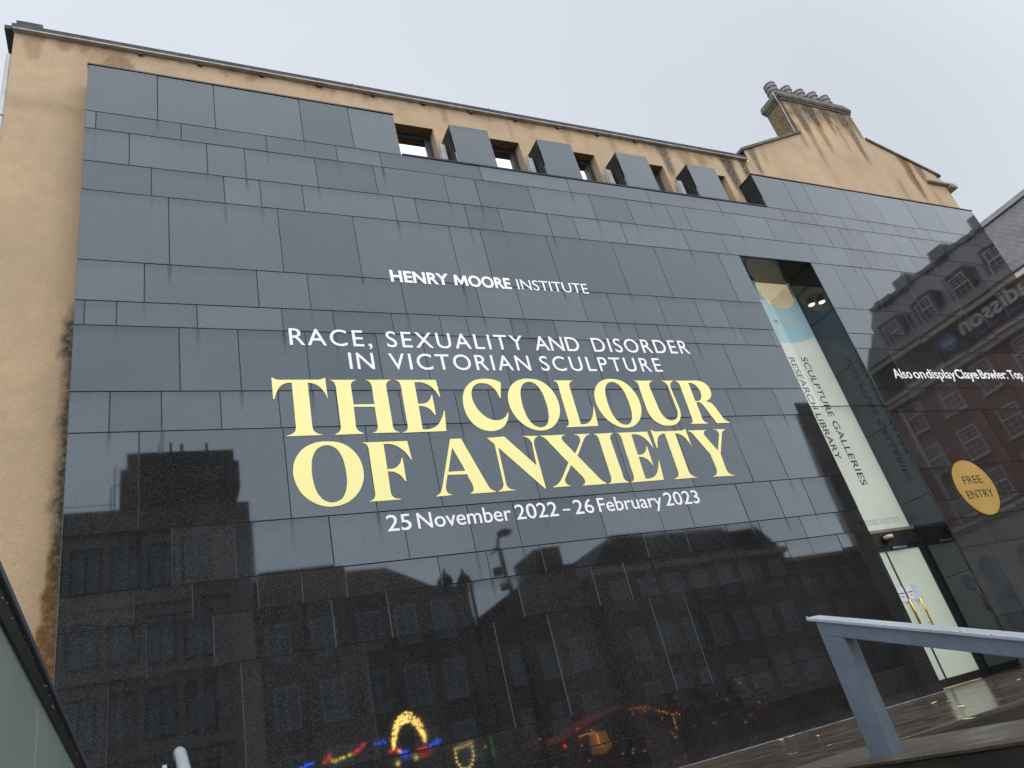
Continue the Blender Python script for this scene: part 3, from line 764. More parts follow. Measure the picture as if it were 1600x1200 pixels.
lo = bpy.data.objects.new('lobby_fill', la); COL.objects.link(lo); lo.location = (11.9, 4.3, 5.2); lo.rotation_euler = (R(-90), 0, 0)

# ---- film banner behind the glazing (a thing of its own)
ban = thing('window_banner', (11.85, GY + .03, 3.95), 'tall pale blue and cream banner behind the glass of the entrance slit', 'banner')
YB = GY + .040
def arc(cx, cz, r, a0, a1, n): return [(cx + r * math.cos(R(a0 + (a1 - a0) * i / n)), cz + r * math.sin(R(a0 + (a1 - a0) * i / n))) for i in range(n + 1)]
wave = [p for p in arc(11.9, 8.97 + EYE, 2.5, 245, 297, 24)]
wave = [p for p in wave if SLIT0 + .01 < p[0] < SLIT1 - .005]
wave = [(SLIT0 + .005, wave[0][1])] + wave + [(SLIT1 - .004, wave[-1][1])]
btop = SLITZ - .003
fill_outline('cream_field', [[(SLIT0 + .005, 3.95), (SLIT1 - .004, 3.95)] + wave[::-1]], FILM_CREAM, ban, YB + .004, YB)
hole = [p for p in arc(12.33, 7.87 + EYE, .515, 155, 385, 48) if p[1] < btop]
fill_outline('blue_field', [[(SLIT0 + .005, btop), (hole[0][0], btop)] + hole + [(hole[-1][0], btop), (SLIT1 - .004, btop)] + wave[::-1]], FILM_BLUE, ban, YB + .004, YB)
def flat(x, z, y): return lambda u, v, d: (x + u, y - d, z + v)
put_text('word', 'HENRY', flat(0, 6.965 + EYE, YB - .001), film_mat('cream_print', (.97, .94, .84), .78), ban, bold=.018, left=11.27, right=11.81, cap=.145, thick=.001)
put_text('word', 'MOORE', flat(0, 6.965 + EYE, YB - .001), bpy.data.materials['cream_print'], ban, bold=.012, left=11.86, right=12.48, cap=.145, thick=.001)
put_text('word', 'INSTITUTE', flat(0, 6.80 + EYE, YB - .001), bpy.data.materials['cream_print'], ban, left=11.30, right=12.10, cap=.13, thick=.001)
def down(x, z, y): return lambda u, v, d: (x + v, y - d, z - u)
put_text('word', 'SCULPTURE', down(12.13, 6.12 + EYE, YB - .001), INK, ban, left=0, right=1.40, cap=.165, thick=.001, bold=.004)
put_text('word', 'GALLERIES', down(12.13, 6.12 + EYE, YB - .001), INK, ban, left=1.50, right=2.88, cap=.165, thick=.001, bold=.004)
put_text('word', 'RESEARCH', down(11.78, 6.11 + EYE, YB - .001), INK, ban, left=0, right=1.22, cap=.155, thick=.001, bold=.004)
put_text('word', 'LIBRARY', down(11.78, 6.11 + EYE, YB - .001), INK, ban, left=1.32, right=2.31, cap=.155, thick=.001, bold=.004)
put_text('word', 'HENRY MOORE INSTITUTE', flat(0, 2.46 + EYE, YB - .001), simple('faint_grey_print', (.50, .53, .49)), ban, left=11.25, right=12.70, cap=.10, thick=.001)
MB().box(SLIT0 + .004, SLIT1 - .004, GY - .004, GY + .016, 6.526, 6.538).build('glazing_joint', INK, gal)

# ---- papers on the door, dome camera
nt_ = thing('notice', (11.84, GY, 2.7), 'white printed paper notice taped beside the brass door handles', 'notice')
MB().box(11.64, 11.845, GY - .012, GY - .010, 2.66, 2.90).build('sheet', PAPER, nt_); MB().box(11.89, 12.075, GY - .012, GY - .010, 2.67, 2.905).build('sheet', PAPER, nt_)
for x0, x1 in ((11.67, 11.82), (11.91, 12.05)):
    pr = MB(); pr.box(x0, x1, GY - .0135, GY - .0125, 2.795, 2.807); pr.box(x0 + .05, x1 - .05, GY - .0135, GY - .0125, 2.735, 2.75)
    pr.build('print', INK, nt_)
n2_ = thing('notice', (12.16, GY, 2.75), 'pale blue paper notice on the door glass right of the white notices', 'notice')
MB().box(12.078, 12.245, GY - .011, GY - .0095, 2.66, 2.915).build('sheet', BLUEPAPER, n2_)
dm = thing('security_camera', (11.96, GY - .06, 3.78), 'small pale dome camera on the bronze transom over the doors', 'camera')
prof = [(.085, 3.80), (.09, 3.77), (.088, 3.74)]
MB().lathe(11.965, GY - .11, prof + [(.06, 3.735)], 18).build('housing', simple('pale_plastic', (.6, .52, .46), rough=.35), dm, smooth=True)
MB().lathe(11.965, GY - .11, [(.068, 3.736), (.066, 3.715), (.05, 3.69), (.02, 3.675)], 18).build('dome', INK, dm, smooth=True)
MB().box(11.90, 12.03, GY - .1, GY - .02, 3.80, 3.82).build('mount', BRONZE, dm)

# =================================================================== LETTERING ON THE GRANITE
def curve_pts(spec):
    pts = []
    for t in spec.split():
        xy, k = t[:-1], t[-1]; x, y = xy.split(','); pts.append((float(x) / 1000, float(y) / 1000, k == 's'))
    n = len(pts); res = []
    def tang(i):
        a, b, c = (Vector(pts[(i + d) % n][:2]) for d in (-1, 0, 1))
        d1, d2 = (b - a), (c - b)
        v = d1.normalized() * d2.length + d2.normalized() * d1.length
        return v.normalized() if v.length > 1e-9 else Vector((0, 0))
    for i in range(n):
        p0 = Vector(pts[i][:2]); p1 = Vector(pts[(i + 1) % n][:2]); l = (p1 - p0).length
        s0, s1 = pts[i][2], pts[(i + 1) % n][2]
        if not s0 and not s1: res.append(tuple(p0)); continue
        t0 = tang(i) * l / 3 if s0 else None; t1 = tang((i + 1) % n) * l / 3 if s1 else None
        h0 = p0 + t0 if s0 else p0 + ((p1 - t1) - p0) / 2
        h1 = p1 - t1 if s1 else p1 + ((p0 + t0) - p1) / 2
        for k in range(6):
            u = k / 6; q = p0 * (1 - u) ** 3 + h0 * 3 * u * (1 - u) ** 2 + h1 * 3 * u * u * (1 - u) + p1 * u ** 3
            res.append(tuple(q))
    return res
GLY = {k: [curve_pts(c) for c in v] for k, v in GLYPHS.items()}
GW = {k: max(p[0] for p in v[0]) for k, v in GLY.items()}
LB1, LB2 = 0.5050 * 8.5 + EYE, 0.3943 * 8.5 + EYE
def letters(root, seq, base):
    for ch, x, wd_ in seq:
        s = wd_ / GW[ch]
        fill_outline('letter', [[(x + px * s, base + pz) for px, pz in c] for c in GLY[ch]], YELLOW, root, -.0015, -.0075)
t1 = thing('wall_lettering', (5, -.005, LB1), 'large yellow serif words THE COLOUR, upper line of the title', 'lettering', 'yellow title on the granite front')
letters(t1, [('T', 1.424, .691), ('H', 2.154, .862), ('E', 3.057, .658), ('C', 4.017, .679), ('O', 4.742, .838), ('L', 5.586, .602), ('O', 6.250, .830), ('U', 7.098, .812), ('R', 7.936, .835)], LB1)
t2 = thing('wall_lettering', (5, -.005, LB2), 'large yellow serif words OF ANXIETY, lower line of the title', 'lettering', 'yellow title on the granite front')
letters(t2, [('O', 1.581, .866), ('F', 2.471, .641), ('A', 3.347, .861), ('N', 4.243, .829), ('X', 5.093, .899), ('I', 6.021, .366), ('E', 6.421, .637), ('T', 7.098, .691), ('Y', 7.817, .796)], LB2)
def face(z): return lambda u, v, d: (u, -.0015 - d, z + v)
def line(label, words, base, cap, bold=0.0, track=False):
    r = thing('wall_lettering', (words[0][1], -.005, base), label, 'lettering', 'white lettering on the granite front')
    for s, a, b, *bb in words: put_text('word', s, face(base), WHITE, r, bold=bb[0] if bb else bold, left=a, right=b, cap=cap, thick=.005, track=track)
    return r
hm = line('small white words HENRY MOORE INSTITUTE above the exhibition title', [('HENRY', 3.294, 4.247, .030), ('OORE', 4.582, 5.334, .030), ('INSTITUTE', 5.452, 6.822)], 8.460, .207)
MX, MW, MZ, MC = 4.332, .236, 8.460, .207
fill_outline('word', [[(MX + MW * u, MZ + MC * v) for u, v in ((0, 0), (.055, 1), (.26, 1), (.50, .44), (.74, 1), (.945, 1), (1, 0), (.80, 0), (.765, .60), (.555, .10), (.445, .10), (.235, .60), (.20, 0))]], WHITE, hm, -.0015, -.0065)
line('spaced white capitals RACE, SEXUALITY AND DISORDER over the yellow title', [('RACE,', 1.704, 2.835), ('SEXUALITY', 3.055, 5.263), ('AND', 5.456, 6.276), ('DISORDER', 6.535, 8.528)], 7.262, .268, .003, True)
line('spaced white capitals IN VICTORIAN SCULPTURE just above the yellow title', [('IN', 2.470, 2.820), ('VICTORIAN', 3.041, 5.275), ('SCULPTURE', 5.460, 7.780)], 6.887, .265, .003, True)
line('white date line 25 November 2022 to 26 February 2023 under the yellow title', [('25', 2.640, 2.955), ('November', 3.037, 4.352), ('2022', 4.420, 5.068), ('–', 5.150, 5.269), ('26', 5.333, 5.655), ('February', 5.732, 6.850), ('2023', 6.909, 7.557)], 4.536, .207, .005)
line('white words Also on display right of the entrance slit', [('Also', 13.593, 14.14, .006), ('on', 14.206, 14.565, .006), ('display', 14.62, 15.57, .006), ('Claye', 15.60, 16.36, .016), ('Bowler:', 16.44, 17.43, .016), ('Top', 17.53, 18.02, .016)], 6.782, .222)
gs = thing('round_sign', (14.195, -.01, 4.345), 'round gold disc reading FREE ENTRY right of the doors', 'sign')
fill_outline('disc', [arc(14.195, 4.345, .56, 0, 355, 71)], GOLD, gs, -.001, -.016)
put_text('word', 'FREE', lambda u, v, d: (u, -.0165 - d, 4.42 + v), INK, gs, left=13.905, right=14.475, cap=.155, thick=.002)
put_text('word', 'ENTRY', lambda u, v, d: (u, -.0165 - d, 4.130 + v), INK, gs, left=13.80, right=14.60, cap=.155, thick=.002)

# =================================================================== GABLED HOUSE BEHIND, WITH CHIMNEY
gh = thing('gabled_house', (17.2, 1, 0), 'ochre rendered gable house rising behind the granite at right, with a broad chimney', 'house')
CX0, CX1, CZ0, CZ1 = 15.815, 18.590, 14.80, 16.13
def zr(x):
    if x < CX0 - 1e-4: return 13.62 + (x - 13.2) * .449
    if x > CX1 + 1e-4: return 15.084 - (x - 18.593) * .3945
    return CZ0
GST = [(16.22, 16.2, 13.3, .20, .55, 'd'), (16.22, 16.2, 14.7, .34, .75, 'g'), (16.75, 16.2, 14.0, .26, .6, 'd'), (16.85, 16.2, 15.1, .30, .95, 'g'), (15.84, 15.1, 14.1, .14, .55, 'd'),
       (17.35, 16.2, 14.9, .16, .8, 'd'), (17.45, 16.2, 15.4, .22, .8, 'g'), (18.15, 16.2, 13.9, .24, .75, 'g'), (18.05, 16.2, 15.3, .36, .9, 'g'), (18.5, 16.2, 15.0, .18, .7, 'g'),
       (16.45, 16.2, 15.2, .2, .6, 'g'), (19.75, 14.6, 12.7, .26, .85, 'd'), (19.85, 14.5, 13.3, .16, .5, 'g'), (18.94, 13.5, 12.6, .13, .45, 'd'), (20.3, 14.3, 13.6, .25, .7, 'g'), (20.35, 13.3, 12.7, .14, .4, 'd'),
       (13.48, 13.8, 12.7, .18, .7, 'g'), (13.9, 13.9, 13.2, .2, .35, 'd'), (17.6, 15.4, 14.3, .13, .45, 'd')]
def gp(X, Z):
    n = noise.noise(Vector((X * 1.3, Z * 1.1, 31))); n2 = noise.noise(Vector((X * 6, Z * 4, 18)))
    d = .28 * max(0, n); g = 0
    if Z > 14.9: g = max(0, min(1, (Z - 15.15 + .5 * n + .25 * n2) / .9)) * (.74 + .35 * n2)
    return g, d
gf = streak_field(GST, gp)
gw_ = Wall()
gw_.grid(lin(13.205, CX0 - .001, .06), lin(10.95, 13, .07) , gf, ztop=zr)
gw_.grid(lin(CX0, CX1, .06), lin(10.95, CZ0, .06), gf)
gw_.grid(lin(CX1 + .001, 21.13, .06), lin(10.95, 13, .07), gf, ztop=lambda x: zr(x) if x < 21.0 else 14.0)
sd_ = MB().add([(21.13, WALLY, 0), (21.13, 12, 0), (21.13, 12, 13.7), (21.13, WALLY, 13.7)], [[0, 1, 2, 3]])
sd_.add([(13.205, WALLY, 0), (21.13, WALLY, 0), (21.13, WALLY, 10.95), (13.205, WALLY, 10.95)], [[0, 1, 2, 3]])
gw_.extra(sd_); gw_.build('gable_wall', gh)
ck = MB()
def slope_box(mb, xa, za, xb, zb, y0, y1, th):
    mb.prism([(xa, za), (xb, zb), (xb, zb + th), (xa, za + th)], 'y', y0, y1)
slope_box(ck, 13.12, zr(13.205) - .035, CX0, zr(CX0 - .01), WALLY - .05, WALLY + .45, .085)
ck.build('gable_coping', CAPSTONE, gh, bevel=.01); ck = MB()
slope_box(ck, CX1, zr(CX1 + .01), 21.17, zr(21.13) - .02, WALLY - .05, WALLY + .45, .085)
ck.build('gable_coping', CAPSTONE, gh, bevel=.01)
rf = MB(); ridge = 17.2
rf.prism([(13.0, 13.45), (ridge, 15.25), (21.35, 13.7), (21.3, 13.6), (ridge, 15.1), (13.05, 13.35)], 'y', WALLY + .46, 12); rf.build('roof', ROOFDARK, gh)
MB().box(20.28, 21.47, WALLY - .10, WALLY + .02, 13.68, 13.76).build('gutter', STONE, gh, bevel=.015)
MB().box(21.17, 21.50, WALLY - .12, WALLY + .35, 13.58, 13.70).build('gutter_end', STONE, gh, bevel=.02)
st = Wall(); st.grid(lin(CX0, CX1, .05), lin(CZ0, CZ1, .05), gf)
CY1 = 1.03
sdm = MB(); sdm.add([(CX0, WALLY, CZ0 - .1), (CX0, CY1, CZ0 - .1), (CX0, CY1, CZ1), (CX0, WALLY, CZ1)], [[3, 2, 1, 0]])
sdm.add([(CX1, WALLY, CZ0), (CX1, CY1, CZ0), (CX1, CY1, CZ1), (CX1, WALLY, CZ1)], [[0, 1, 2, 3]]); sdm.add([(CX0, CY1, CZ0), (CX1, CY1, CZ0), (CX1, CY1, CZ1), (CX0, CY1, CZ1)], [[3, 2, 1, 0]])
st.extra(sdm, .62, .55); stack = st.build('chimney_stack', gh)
cap = MB(); cap.box(CX0 - .03, CX1 + .03, WALLY - .03, CY1 + .03, CZ1, CZ1 + .07); cap.box(CX0 - .055, CX1 + .055, WALLY - .055, CY1 + .055, CZ1 + .071, CZ1 + .12); cap.box(CX0 - .07, CX1 + .07, WALLY - .07, CY1 + .07, CZ1 + .121, CZ1 + .17)
cap.add([(CX0 - .07, WALLY - .07, CZ1 + .17), (CX1 + .07, WALLY - .07, CZ1 + .17), (CX1 + .07, CY1 + .07, CZ1 + .17), (CX0 - .07, CY1 + .07, CZ1 + .17),
         (CX0 - .05, WALLY - .05, CZ1 + .325), (CX1 - .12, WALLY - .05, CZ1 + .325), (CX1 - .12, CY1 + .05, CZ1 + .325), (CX0 - .05, CY1 + .05, CZ1 + .325)],
        [[0, 1, 5, 4], [1, 2, 6, 5], [2, 3, 7, 6], [3, 0, 4, 7], [4, 5, 6, 7]])
cap.build('chimney_cap', CAPSTONE, stack, bevel=.012)
pz = CZ1 + .19
pot_prof = [(.165, pz), (.155, pz + .30), (.150, pz + .50), (.178, pz + .51), (.178, pz + .545), (.152, pz + .555), (.150, pz + .66), (.172, pz + .67), (.178, pz + .70), (.172, pz + .73), (.155, pz + .735), (.155, pz + .80), (.17, pz + .805), (.17, pz + .84), (.12, pz + .84), (.115, pz + .5)]
p0 = MB().lathe(16.17, .73, pot_prof, 22).build('chimney_pot', POT, stack)
for p in p0.data.polygons: p.use_smooth = False
for x in (16.77, 17.30, 17.84, 18.35): copy_part(p0, stack, (x - 16.17, 0, random.uniform(-.02, .02)))
MB().tube([(CX0 - .075, WALLY + .06, CZ1 + .33), (CX0 - .08, WALLY + .06, CZ1 + .02), (CX0 - .012, WALLY + .08, CZ1 - .10), (CX0 - .012, WALLY + .10, CZ0 + .12), (CX0 - .03, WALLY + .05, CZ0 + .02)], .010, 6).build('cable', WIRE, stack)
MB().tube([(14.8, WALLY + .2, 14.36), (14.78, WALLY + .2, 14.62)], .008, 5).build('roof_wire', DARKMETAL, gh)
# =================================================================== TERRACE, STEPS, LEDGE, RAILS
tag(MB().box(-.30, 26, -4.45, .034, .02, TER).add([(SLIT0, .034, TER - .002), (SLIT1, .034, TER - .002), (SLIT1, .84, TER - .002), (SLIT0, .84, TER - .002)], [[0, 1, 2, 3]]).build('terrace', WETPAVE, bevel=.006), kind='structure')
tag(MB().box(3.86, 26, -4.475, -4.452, .02, TER - .03).build('terrace_face', MOSSDARK), kind='structure')
sp = MB()
for k in range(7): sp.box(-.29, 3.29, -4.46 - .52 * (k + 1), -4.46 - .52 * k, .01, TER - .175 * (k + 1))
tag(sp.build('steps', WETPAVE, bevel=.008), kind='structure')
tag(MB().box(3.4, SLIT0 - .01, -.05, .03, TER - .01, TER + .006).build('wet_glint_strip', simple('painted_wet_glint', (.34, .33, .31), (.2, .19, .18), scale=5, rough=.2)), kind='structure')  # pale strip painted in for the bright wet reflection along the wall base
lw = thing('low_wall', (3.58, -6.5, 0), 'low dark wall with wet brown coping carrying the flat blue-grey handrail', 'wall')
MB().box(3.36, 4.10, -8.6, -4.48, .01, TER - .006).build('wall_face', MOSSDARK, lw)
cw = MB(); ys = lin(-8.62, -4.455, .08)
prof_n = len(ys); vs = []; fs = []
for i, y in enumerate(ys):
    e = .012 * noise.noise(Vector((0, y * 3, 2))) + .006 * noise.noise(Vector((0, y * 14, 5)))
    vs += [(3.352 + e, y, TER - .004), (3.35 + e, y, TER + .010), (3.365 + e, y, TER + .025), (4.12, y, TER + .025), (4.12, y, TER - .004)]
for i in range(prof_n - 1):
    for k in range(4): fs.append([i * 5 + k, i * 5 + k + 1, i * 5 + k + 6, i * 5 + k + 5])
fs.append([0, 1, 2, 3, 4][::-1]); fs.append([(prof_n - 1) * 5 + k for k in range(5)])
cw.add(vs, fs); cw.build('coping', LEDGE, lw)

# flat-bar handrail going down the steps on the right
hr = thing('handrail', (3.43, -5.3, TER), 'flat blue-grey steel handrail with square post on the low wall at right', 'handrail')
RX0, RX1 = 3.40, 3.485
ya, za = -5.235, EYE + .379; yb = -8.9; sl = .34
zb = za - sl * (ya - yb)
rb = MB()
def rail_prof(dz0, dz1, y0, y1): return [(y0, za - sl * (ya - y0) + dz0), (y1, za - sl * (ya - y1) + dz0), (y1, za - sl * (ya - y1) + dz1), (y0, za - sl * (ya - y0) + dz1)]
rb.prism(rail_prof(-.089, -.012, ya, yb), 'x', RX0, RX1); rb.build('rail_bar', RAILPAINT, hr, bevel=.004)
rt = MB(); rt.prism(rail_prof(-.011, .008, ya + .045, yb), 'x', RX0 - .012, RX1 + .012); rt.build('rail_top', RAILTOP, hr, bevel=.004)
MB().prism([(ya - .150, TER + .0), (ya, TER + .0), (ya, za - .0895), (ya - .150, za - .0895 - sl * .150)], 'x', RX0, RX1).build('post', RAILPAINT, hr, bevel=.004)
dr = MB(); rng = random.Random(5)
for k in range(30):
    y = ya - rng.uniform(-.05, 1.3); z = za - sl * (ya - y) + .008
    r = rng.uniform(.0025, .0055); x = RX0 - .010 + rng.random() * .03
    dr.lathe(x, y, [(r * .6, z), (r, z + r * .3), (r * .8, z + r * .9), (r * .2, z + r * 1.25)], 8)
dm_, dt_, db_ = newmat('water_drops'); db_.inputs['Base Color'].default_value = (.45, .5, .56, 1); db_.inputs['Roughness'].default_value = .05
d_ = dr.build('water_drops', dm_, hr, smooth=True); d_['kind'] = 'stuff'
# round tube handrail on the left of the steps
h2 = thing('handrail', (.13, -4.5, TER), 'pale round tube handrail end poking up at the bottom of the granite front', 'handrail')
tb = MB(); y0, z0 = -4.44, EYE + .44
pts = [(.125, y0 + .02, z0 - .015), (.126, y0, z0), (.13, y0 - .04, z0 - .012)] + [(.13, y0 - .04 - q, z0 - .012 - q * .27) for q in (.3, .8, 1.6, 2.6)]
tb.tube(pts, .026, 14); tb.build('tube_rail', RAILTOP, h2, smooth=True)
MB().tube([(.065, y0 + .05, TER), (.065, y0 + .05, EYE + .405)], .011, 10).build('post', RAILTOP, h2, smooth=True)
MB().tube([(.065, y0 + .05, EYE + .16), (.13, y0 - .06, EYE + .16), (.13, y0 - .12, z0 - .05)], .009, 8).build('bracket', RAILTOP, h2, smooth=True)

# glass balustrade on the left
gb = thing('glass_balustrade', (-.38, -4.5, TER), 'glass balustrade of frosted green panels under a dark blue-grey top rail at far left', 'balustrade')
BXA, BXB = -.410, -.352
def bz(y): return EYE + .70 - .0318 * (y + 3.9)
b1_ = MB(); b1_.prism([(-8.4, bz(-8.4)), (-.2, bz(-.2)), (-.2, bz(-.2) + .026), (-8.4, bz(-8.4) + .026)], 'x', BXA - .02, BXB + .0)
b1_.build('top_rail', simple('wet_blue_grey_rail', (.10, .13, .165), (.07, .09, .12), rough=.3), gb, bevel=.004)
b2_ = MB(); b2_.prism([(-8.4, bz(-8.4) - .075), (-.2, bz(-.2) - .075), (-.2, bz(-.2) - .002), (-8.4, bz(-8.4) - .002)], 'x', BXA + .004, BXB - .012)
b2_.build('rail_shadow_strip', DARKMETAL, gb)  # dark strip painted in for the shadow under the top rail
for k, (ya_, yb_) in enumerate(((-8.3, -6.62), (-6.60, -5.055), (-5.04, -3.5), (-3.48, -1.9), (-1.88, -.3))):
    MB().prism([(ya_, TER + .06), (yb_, TER + .06), (yb_, bz(yb_) - .076), (ya_, bz(ya_) - .076)], 'x', -.388, -.374).build('glass_panel', BALGLASS, gb)
rd = MB(); rng = random.Random(8)
for k in range(40):
    y = rng.uniform(-6.2, -3.2); r = rng.uniform(.0012, .0026); z = bz(y) - rng.uniform(.0, .04)
    rd.lathe(BXB - .010, y, [(r * .5, z - r), (r, z), (r * .5, z + r)], 6)
o_ = rd.build('water_drops', dm_, gb, smooth=True); o_['kind'] = 'stuff'
bw = thing('low_wall', (-.4, -4.5, 0), 'low dark kerb wall under the frosted glass balustrade', 'wall')
MB().box(-.47, -.31, -8.5, -.05, .01, TER + .055).build('wall_face', MOSSDARK, bw)

# fallen leaves on the wet paving
LM = simple('pale_dead_leaf', (.62, .56, .36), (.48, .38, .2), scale=30, rough=.6)
lf = bpy.data.meshes.new('fallen_leaf')
lp = [(-.5, 0), (-.25, .22), (.05, .26), (.32, .13), (.55, 0), (.32, -.15), (.05, -.24), (-.25, -.2)]
lf.from_pydata([(x * .09, y * .09, .012 * abs(y) * 2 + .006 * (x * x) * 4 + .002) for x, y in lp] + [(-.02, 0, .003), (.02, 0, .003)], [],
               [[0, 1, 8], [1, 2, 8], [2, 9, 8], [2, 3, 9], [3, 4, 9], [4, 5, 9], [5, 6, 9], [6, 8, 9], [6, 7, 8], [7, 0, 8]])
lf.materials.append(LM)
rng = random.Random(3)
for i, (x, y) in enumerate(LEAVES):
    o = bpy.data.objects.new('fallen_leaf', lf); COL.objects.link(o)
    o.location = (x, y, TER + .002); o.rotation_euler = (rng.uniform(-.1, .1), rng.uniform(-.1, .1), rng.uniform(0, 6.28)); s = rng.uniform(.7, 1.3); o.scale = (s, s, s)
    tag(o, 'small pale fallen leaf lying on the wet brown terrace', 'leaf', 'fallen leaves on the wet terrace')

# =================================================================== HOTEL ACROSS THE SQUARE AT RIGHT (its slate roof shows past the corner; the rest is mirrored in the granite)
ho = thing('hotel_building', (50, 5, 0), 'brick hotel with steep slate roof beyond the right end of the granite front', 'building')
HX = 45.0; HY0, HY1 = -21.2, 34.0; EZ = 19.94; RXH, RZ = 49.0, 25.55
MB().box(HX, 58, HY0, HY1, 8.6, EZ - .3).build('brick_wall', REDBRICK, ho)
MB().box(HX - .15, 58, HY0 - .1, HY1, 0, 8.6).build('stone_base', PALESTONE, ho)
MB().box(HX - .08, 58.02, HY0 - .02, HY1, EZ - 2.0, EZ - .32).build('attic_band', simple('dark_attic_brick', (.09, .06, .055), rough=.85), ho)
cn = MB()
for z0, z1, d in ((16.95, 17.30, .45), (17.30, 17.50, .65), (8.35, 8.6, .45), (8.15, 8.35, .3)): cn.box(HX - d, HX + .2, HY0 - d, HY1, z0, z1)
cn.build('cornice', PALESTONE, ho)
MB().box(HX - .35, HX + .1, HY0, HY1, EZ - .31, EZ - .02).build('parapet_band', simple('cream_stone', (.62, .55, .47), (.5, .44, .37), rough=.8), ho)
MB().box(HX - .42, HX - .1, HY0, HY1, EZ - .015, EZ + .10).build('gutter', DARKMETAL, ho)
sr = bpy.data.meshes.new('slate_roof')
ln = math.hypot(RXH - HX + .2, RZ - EZ)
sr.from_pydata([(HX - .2, HY0, EZ + .05), (HX - .2, HY1, EZ + .05), (RXH, HY1, RZ), (RXH, HY0, RZ)], [], [[0, 3, 2, 1]])
uvl = sr.uv_layers.new(name='UVMap'); cuv = {0: (0, 0), 1: (HY1 - HY0, 0), 2: (HY1 - HY0, ln), 3: (0, ln)}
for li, lo_ in enumerate(sr.loops): uvl.data[li].uv = cuv[lo_.vertex_index]
sr.materials.append(SLATE); o = bpy.data.objects.new('slate_roof', sr); COL.objects.link(o); o.parent = ho; o.location = -wpos(ho)
rr = MB(); rr.box(RXH - .25, RXH + .35, HY0, HY1, RZ - .12, RZ + .22)
for y, h in ((-20.3, .0), (-18.6, .5), (-15.4, .45), (-12.1, .6), (-8.6, .5)): rr.box(RXH - .5, RXH + .6, y, y + 1.1, RZ - .1, RZ + .25 + h)
rr.build('ridge_capping', simple('grey_lead_ridge', (.30, .31, .33), (.22, .225, .24), rough=.6), ho)
MB().add([(RXH, HY0, RZ), (RXH, HY1, RZ), (58, HY1, EZ), (58, HY0, EZ)], [[0, 1, 2, 3]]).add([(HX - .2, HY0 + .01, EZ - .3), (58, HY0 + .01, EZ - .3), (RXH, HY0 + .01, RZ)], [[0, 1, 2]]).build('back_roof', ROOFDARK, ho)
def hotel_window(parent, y, z, wdt, h, x=HX):
    f = MB(); t = .07; xf = x - .03
    f.box(xf, xf + .1, y - wdt / 2, y - wdt / 2 + t, z, z + h); f.box(xf, xf + .1, y + wdt / 2 - t, y + wdt / 2, z, z + h)
    f.box(xf, xf + .1, y - wdt / 2 + t, y + wdt / 2 - t, z, z + t); f.box(xf, xf + .1, y - wdt / 2 + t, y + wdt / 2 - t, z + h - t, z + h)
    f.box(xf - .01, xf + .08, y - wdt / 2 + t, y + wdt / 2 - t, z + h * .55, z + h * .55 + .09)
    for q in (-.17, .17): f.box(xf + .02, xf + .07, y + q * wdt - .015, y + q * wdt + .015, z + t, z + h - t)
    for q in (.2, .38, .72, .86): f.box(xf + .025, xf + .065, y - wdt / 2 + t, y + wdt / 2 - t, z + h * q - .012, z + h * q + .012)
    o = f.build('window', WHITEPAINT if parent is ho else WHITEPAINT, parent)
    MB().box(xf + .045, xf + .055, y - wdt / 2 + t, y + wdt / 2 - t, z + t, z + h - t).build('pane', WINGLASS, o)
    MB().box(x - .16, x + .05, y - wdt / 2 - .12, y + wdt / 2 + .12, z - .12, z - .002).build('sill', PALESTONE, o)
    return o
w0 = hotel_window(ho, -17.1, 14.85, 1.25, 1.9)
for r_, z in enumerate((14.85, 11.85, 8.95)):
    for k in range(-1, 8):
        if (r_, k) != (0, 0): copy_part(w0, ho, (0, 2.65 * k, z - 14.85))
dw = None
for k in range(0, 7):
    y = -18.5 + 2.65 * k
    if dw is None:
        dd = MB(); dd.box(HX + .55, HX + 3, y - .85, y + .85, EZ + .3, EZ + 2.75)
        dw = dd.build('dormer', ROOFDARK, ho); x_ = hotel_window(dw, y, 20.75, 1.2, 1.65, HX + .55); dwy = y
    else:
        c = dw.copy(); COL.objects.link(c); c.parent = ho; c.location = Vector(dw.location) + Vector((0, y - dwy, 0))
        for ch in dw.children: g_ = ch.copy(); COL.objects.link(g_); g_.parent = c
for y in (-20.0, -17.6, -14.9, -12.2):
    pr_ = [(y - .6, 0.2), (y + .6, .2), (y + .6, 5.8)] + [(y + .6 * math.cos(R(a)), 5.8 + .75 * math.sin(R(a))) for a in range(15, 180, 15)] + [(y - .6, 5.8)]
    MB().prism(pr_, 'x', HX - .17, HX - .05).build('arched_opening', WINGLASS, ho)
MB().tube([(HX - .12, -20.25, 8.7), (HX - .12, -20.25, 16.8)], .11, 8).build('drain_pipe', WHITEPAINT, ho)
hs = thing('hotel_sign', (HX - .2, -12, 18.6), 'pale script hotel name and round blue badge, mirrored in the granite at right', 'sign')
put_text('word', 'radisson', lambda u, v, d: (HX - .10 - d, -u, 18.62 + v), WHITEPAINT, hs, bold=.02, left=9.3, right=14.2, cap=1.05, thick=.08)
bd_ = MB(); bd_.prism([(-15.15 + .58 * math.cos(R(a)), 18.75 + .58 * math.sin(R(a))) for a in range(0, 360, 12)], 'x', HX - .2, HX - .1)
bd_.build('badge', simple('blue_badge', (.02, .10, .32), rough=.4), hs)
put_text('word', 'BLU', lambda u, v, d: (HX - .21 - d, -u, 18.58 + v), WHITEPAINT, hs, bold=.02, left=14.78, right=15.5, cap=.34, thick=.03)
MB().box(HX - .16, HX - .1, -13.4, -9.0, 18.06, 18.22).build('blue_strip', simple('violet_blue_band', (.05, .05, .22), rough=.4), hs)

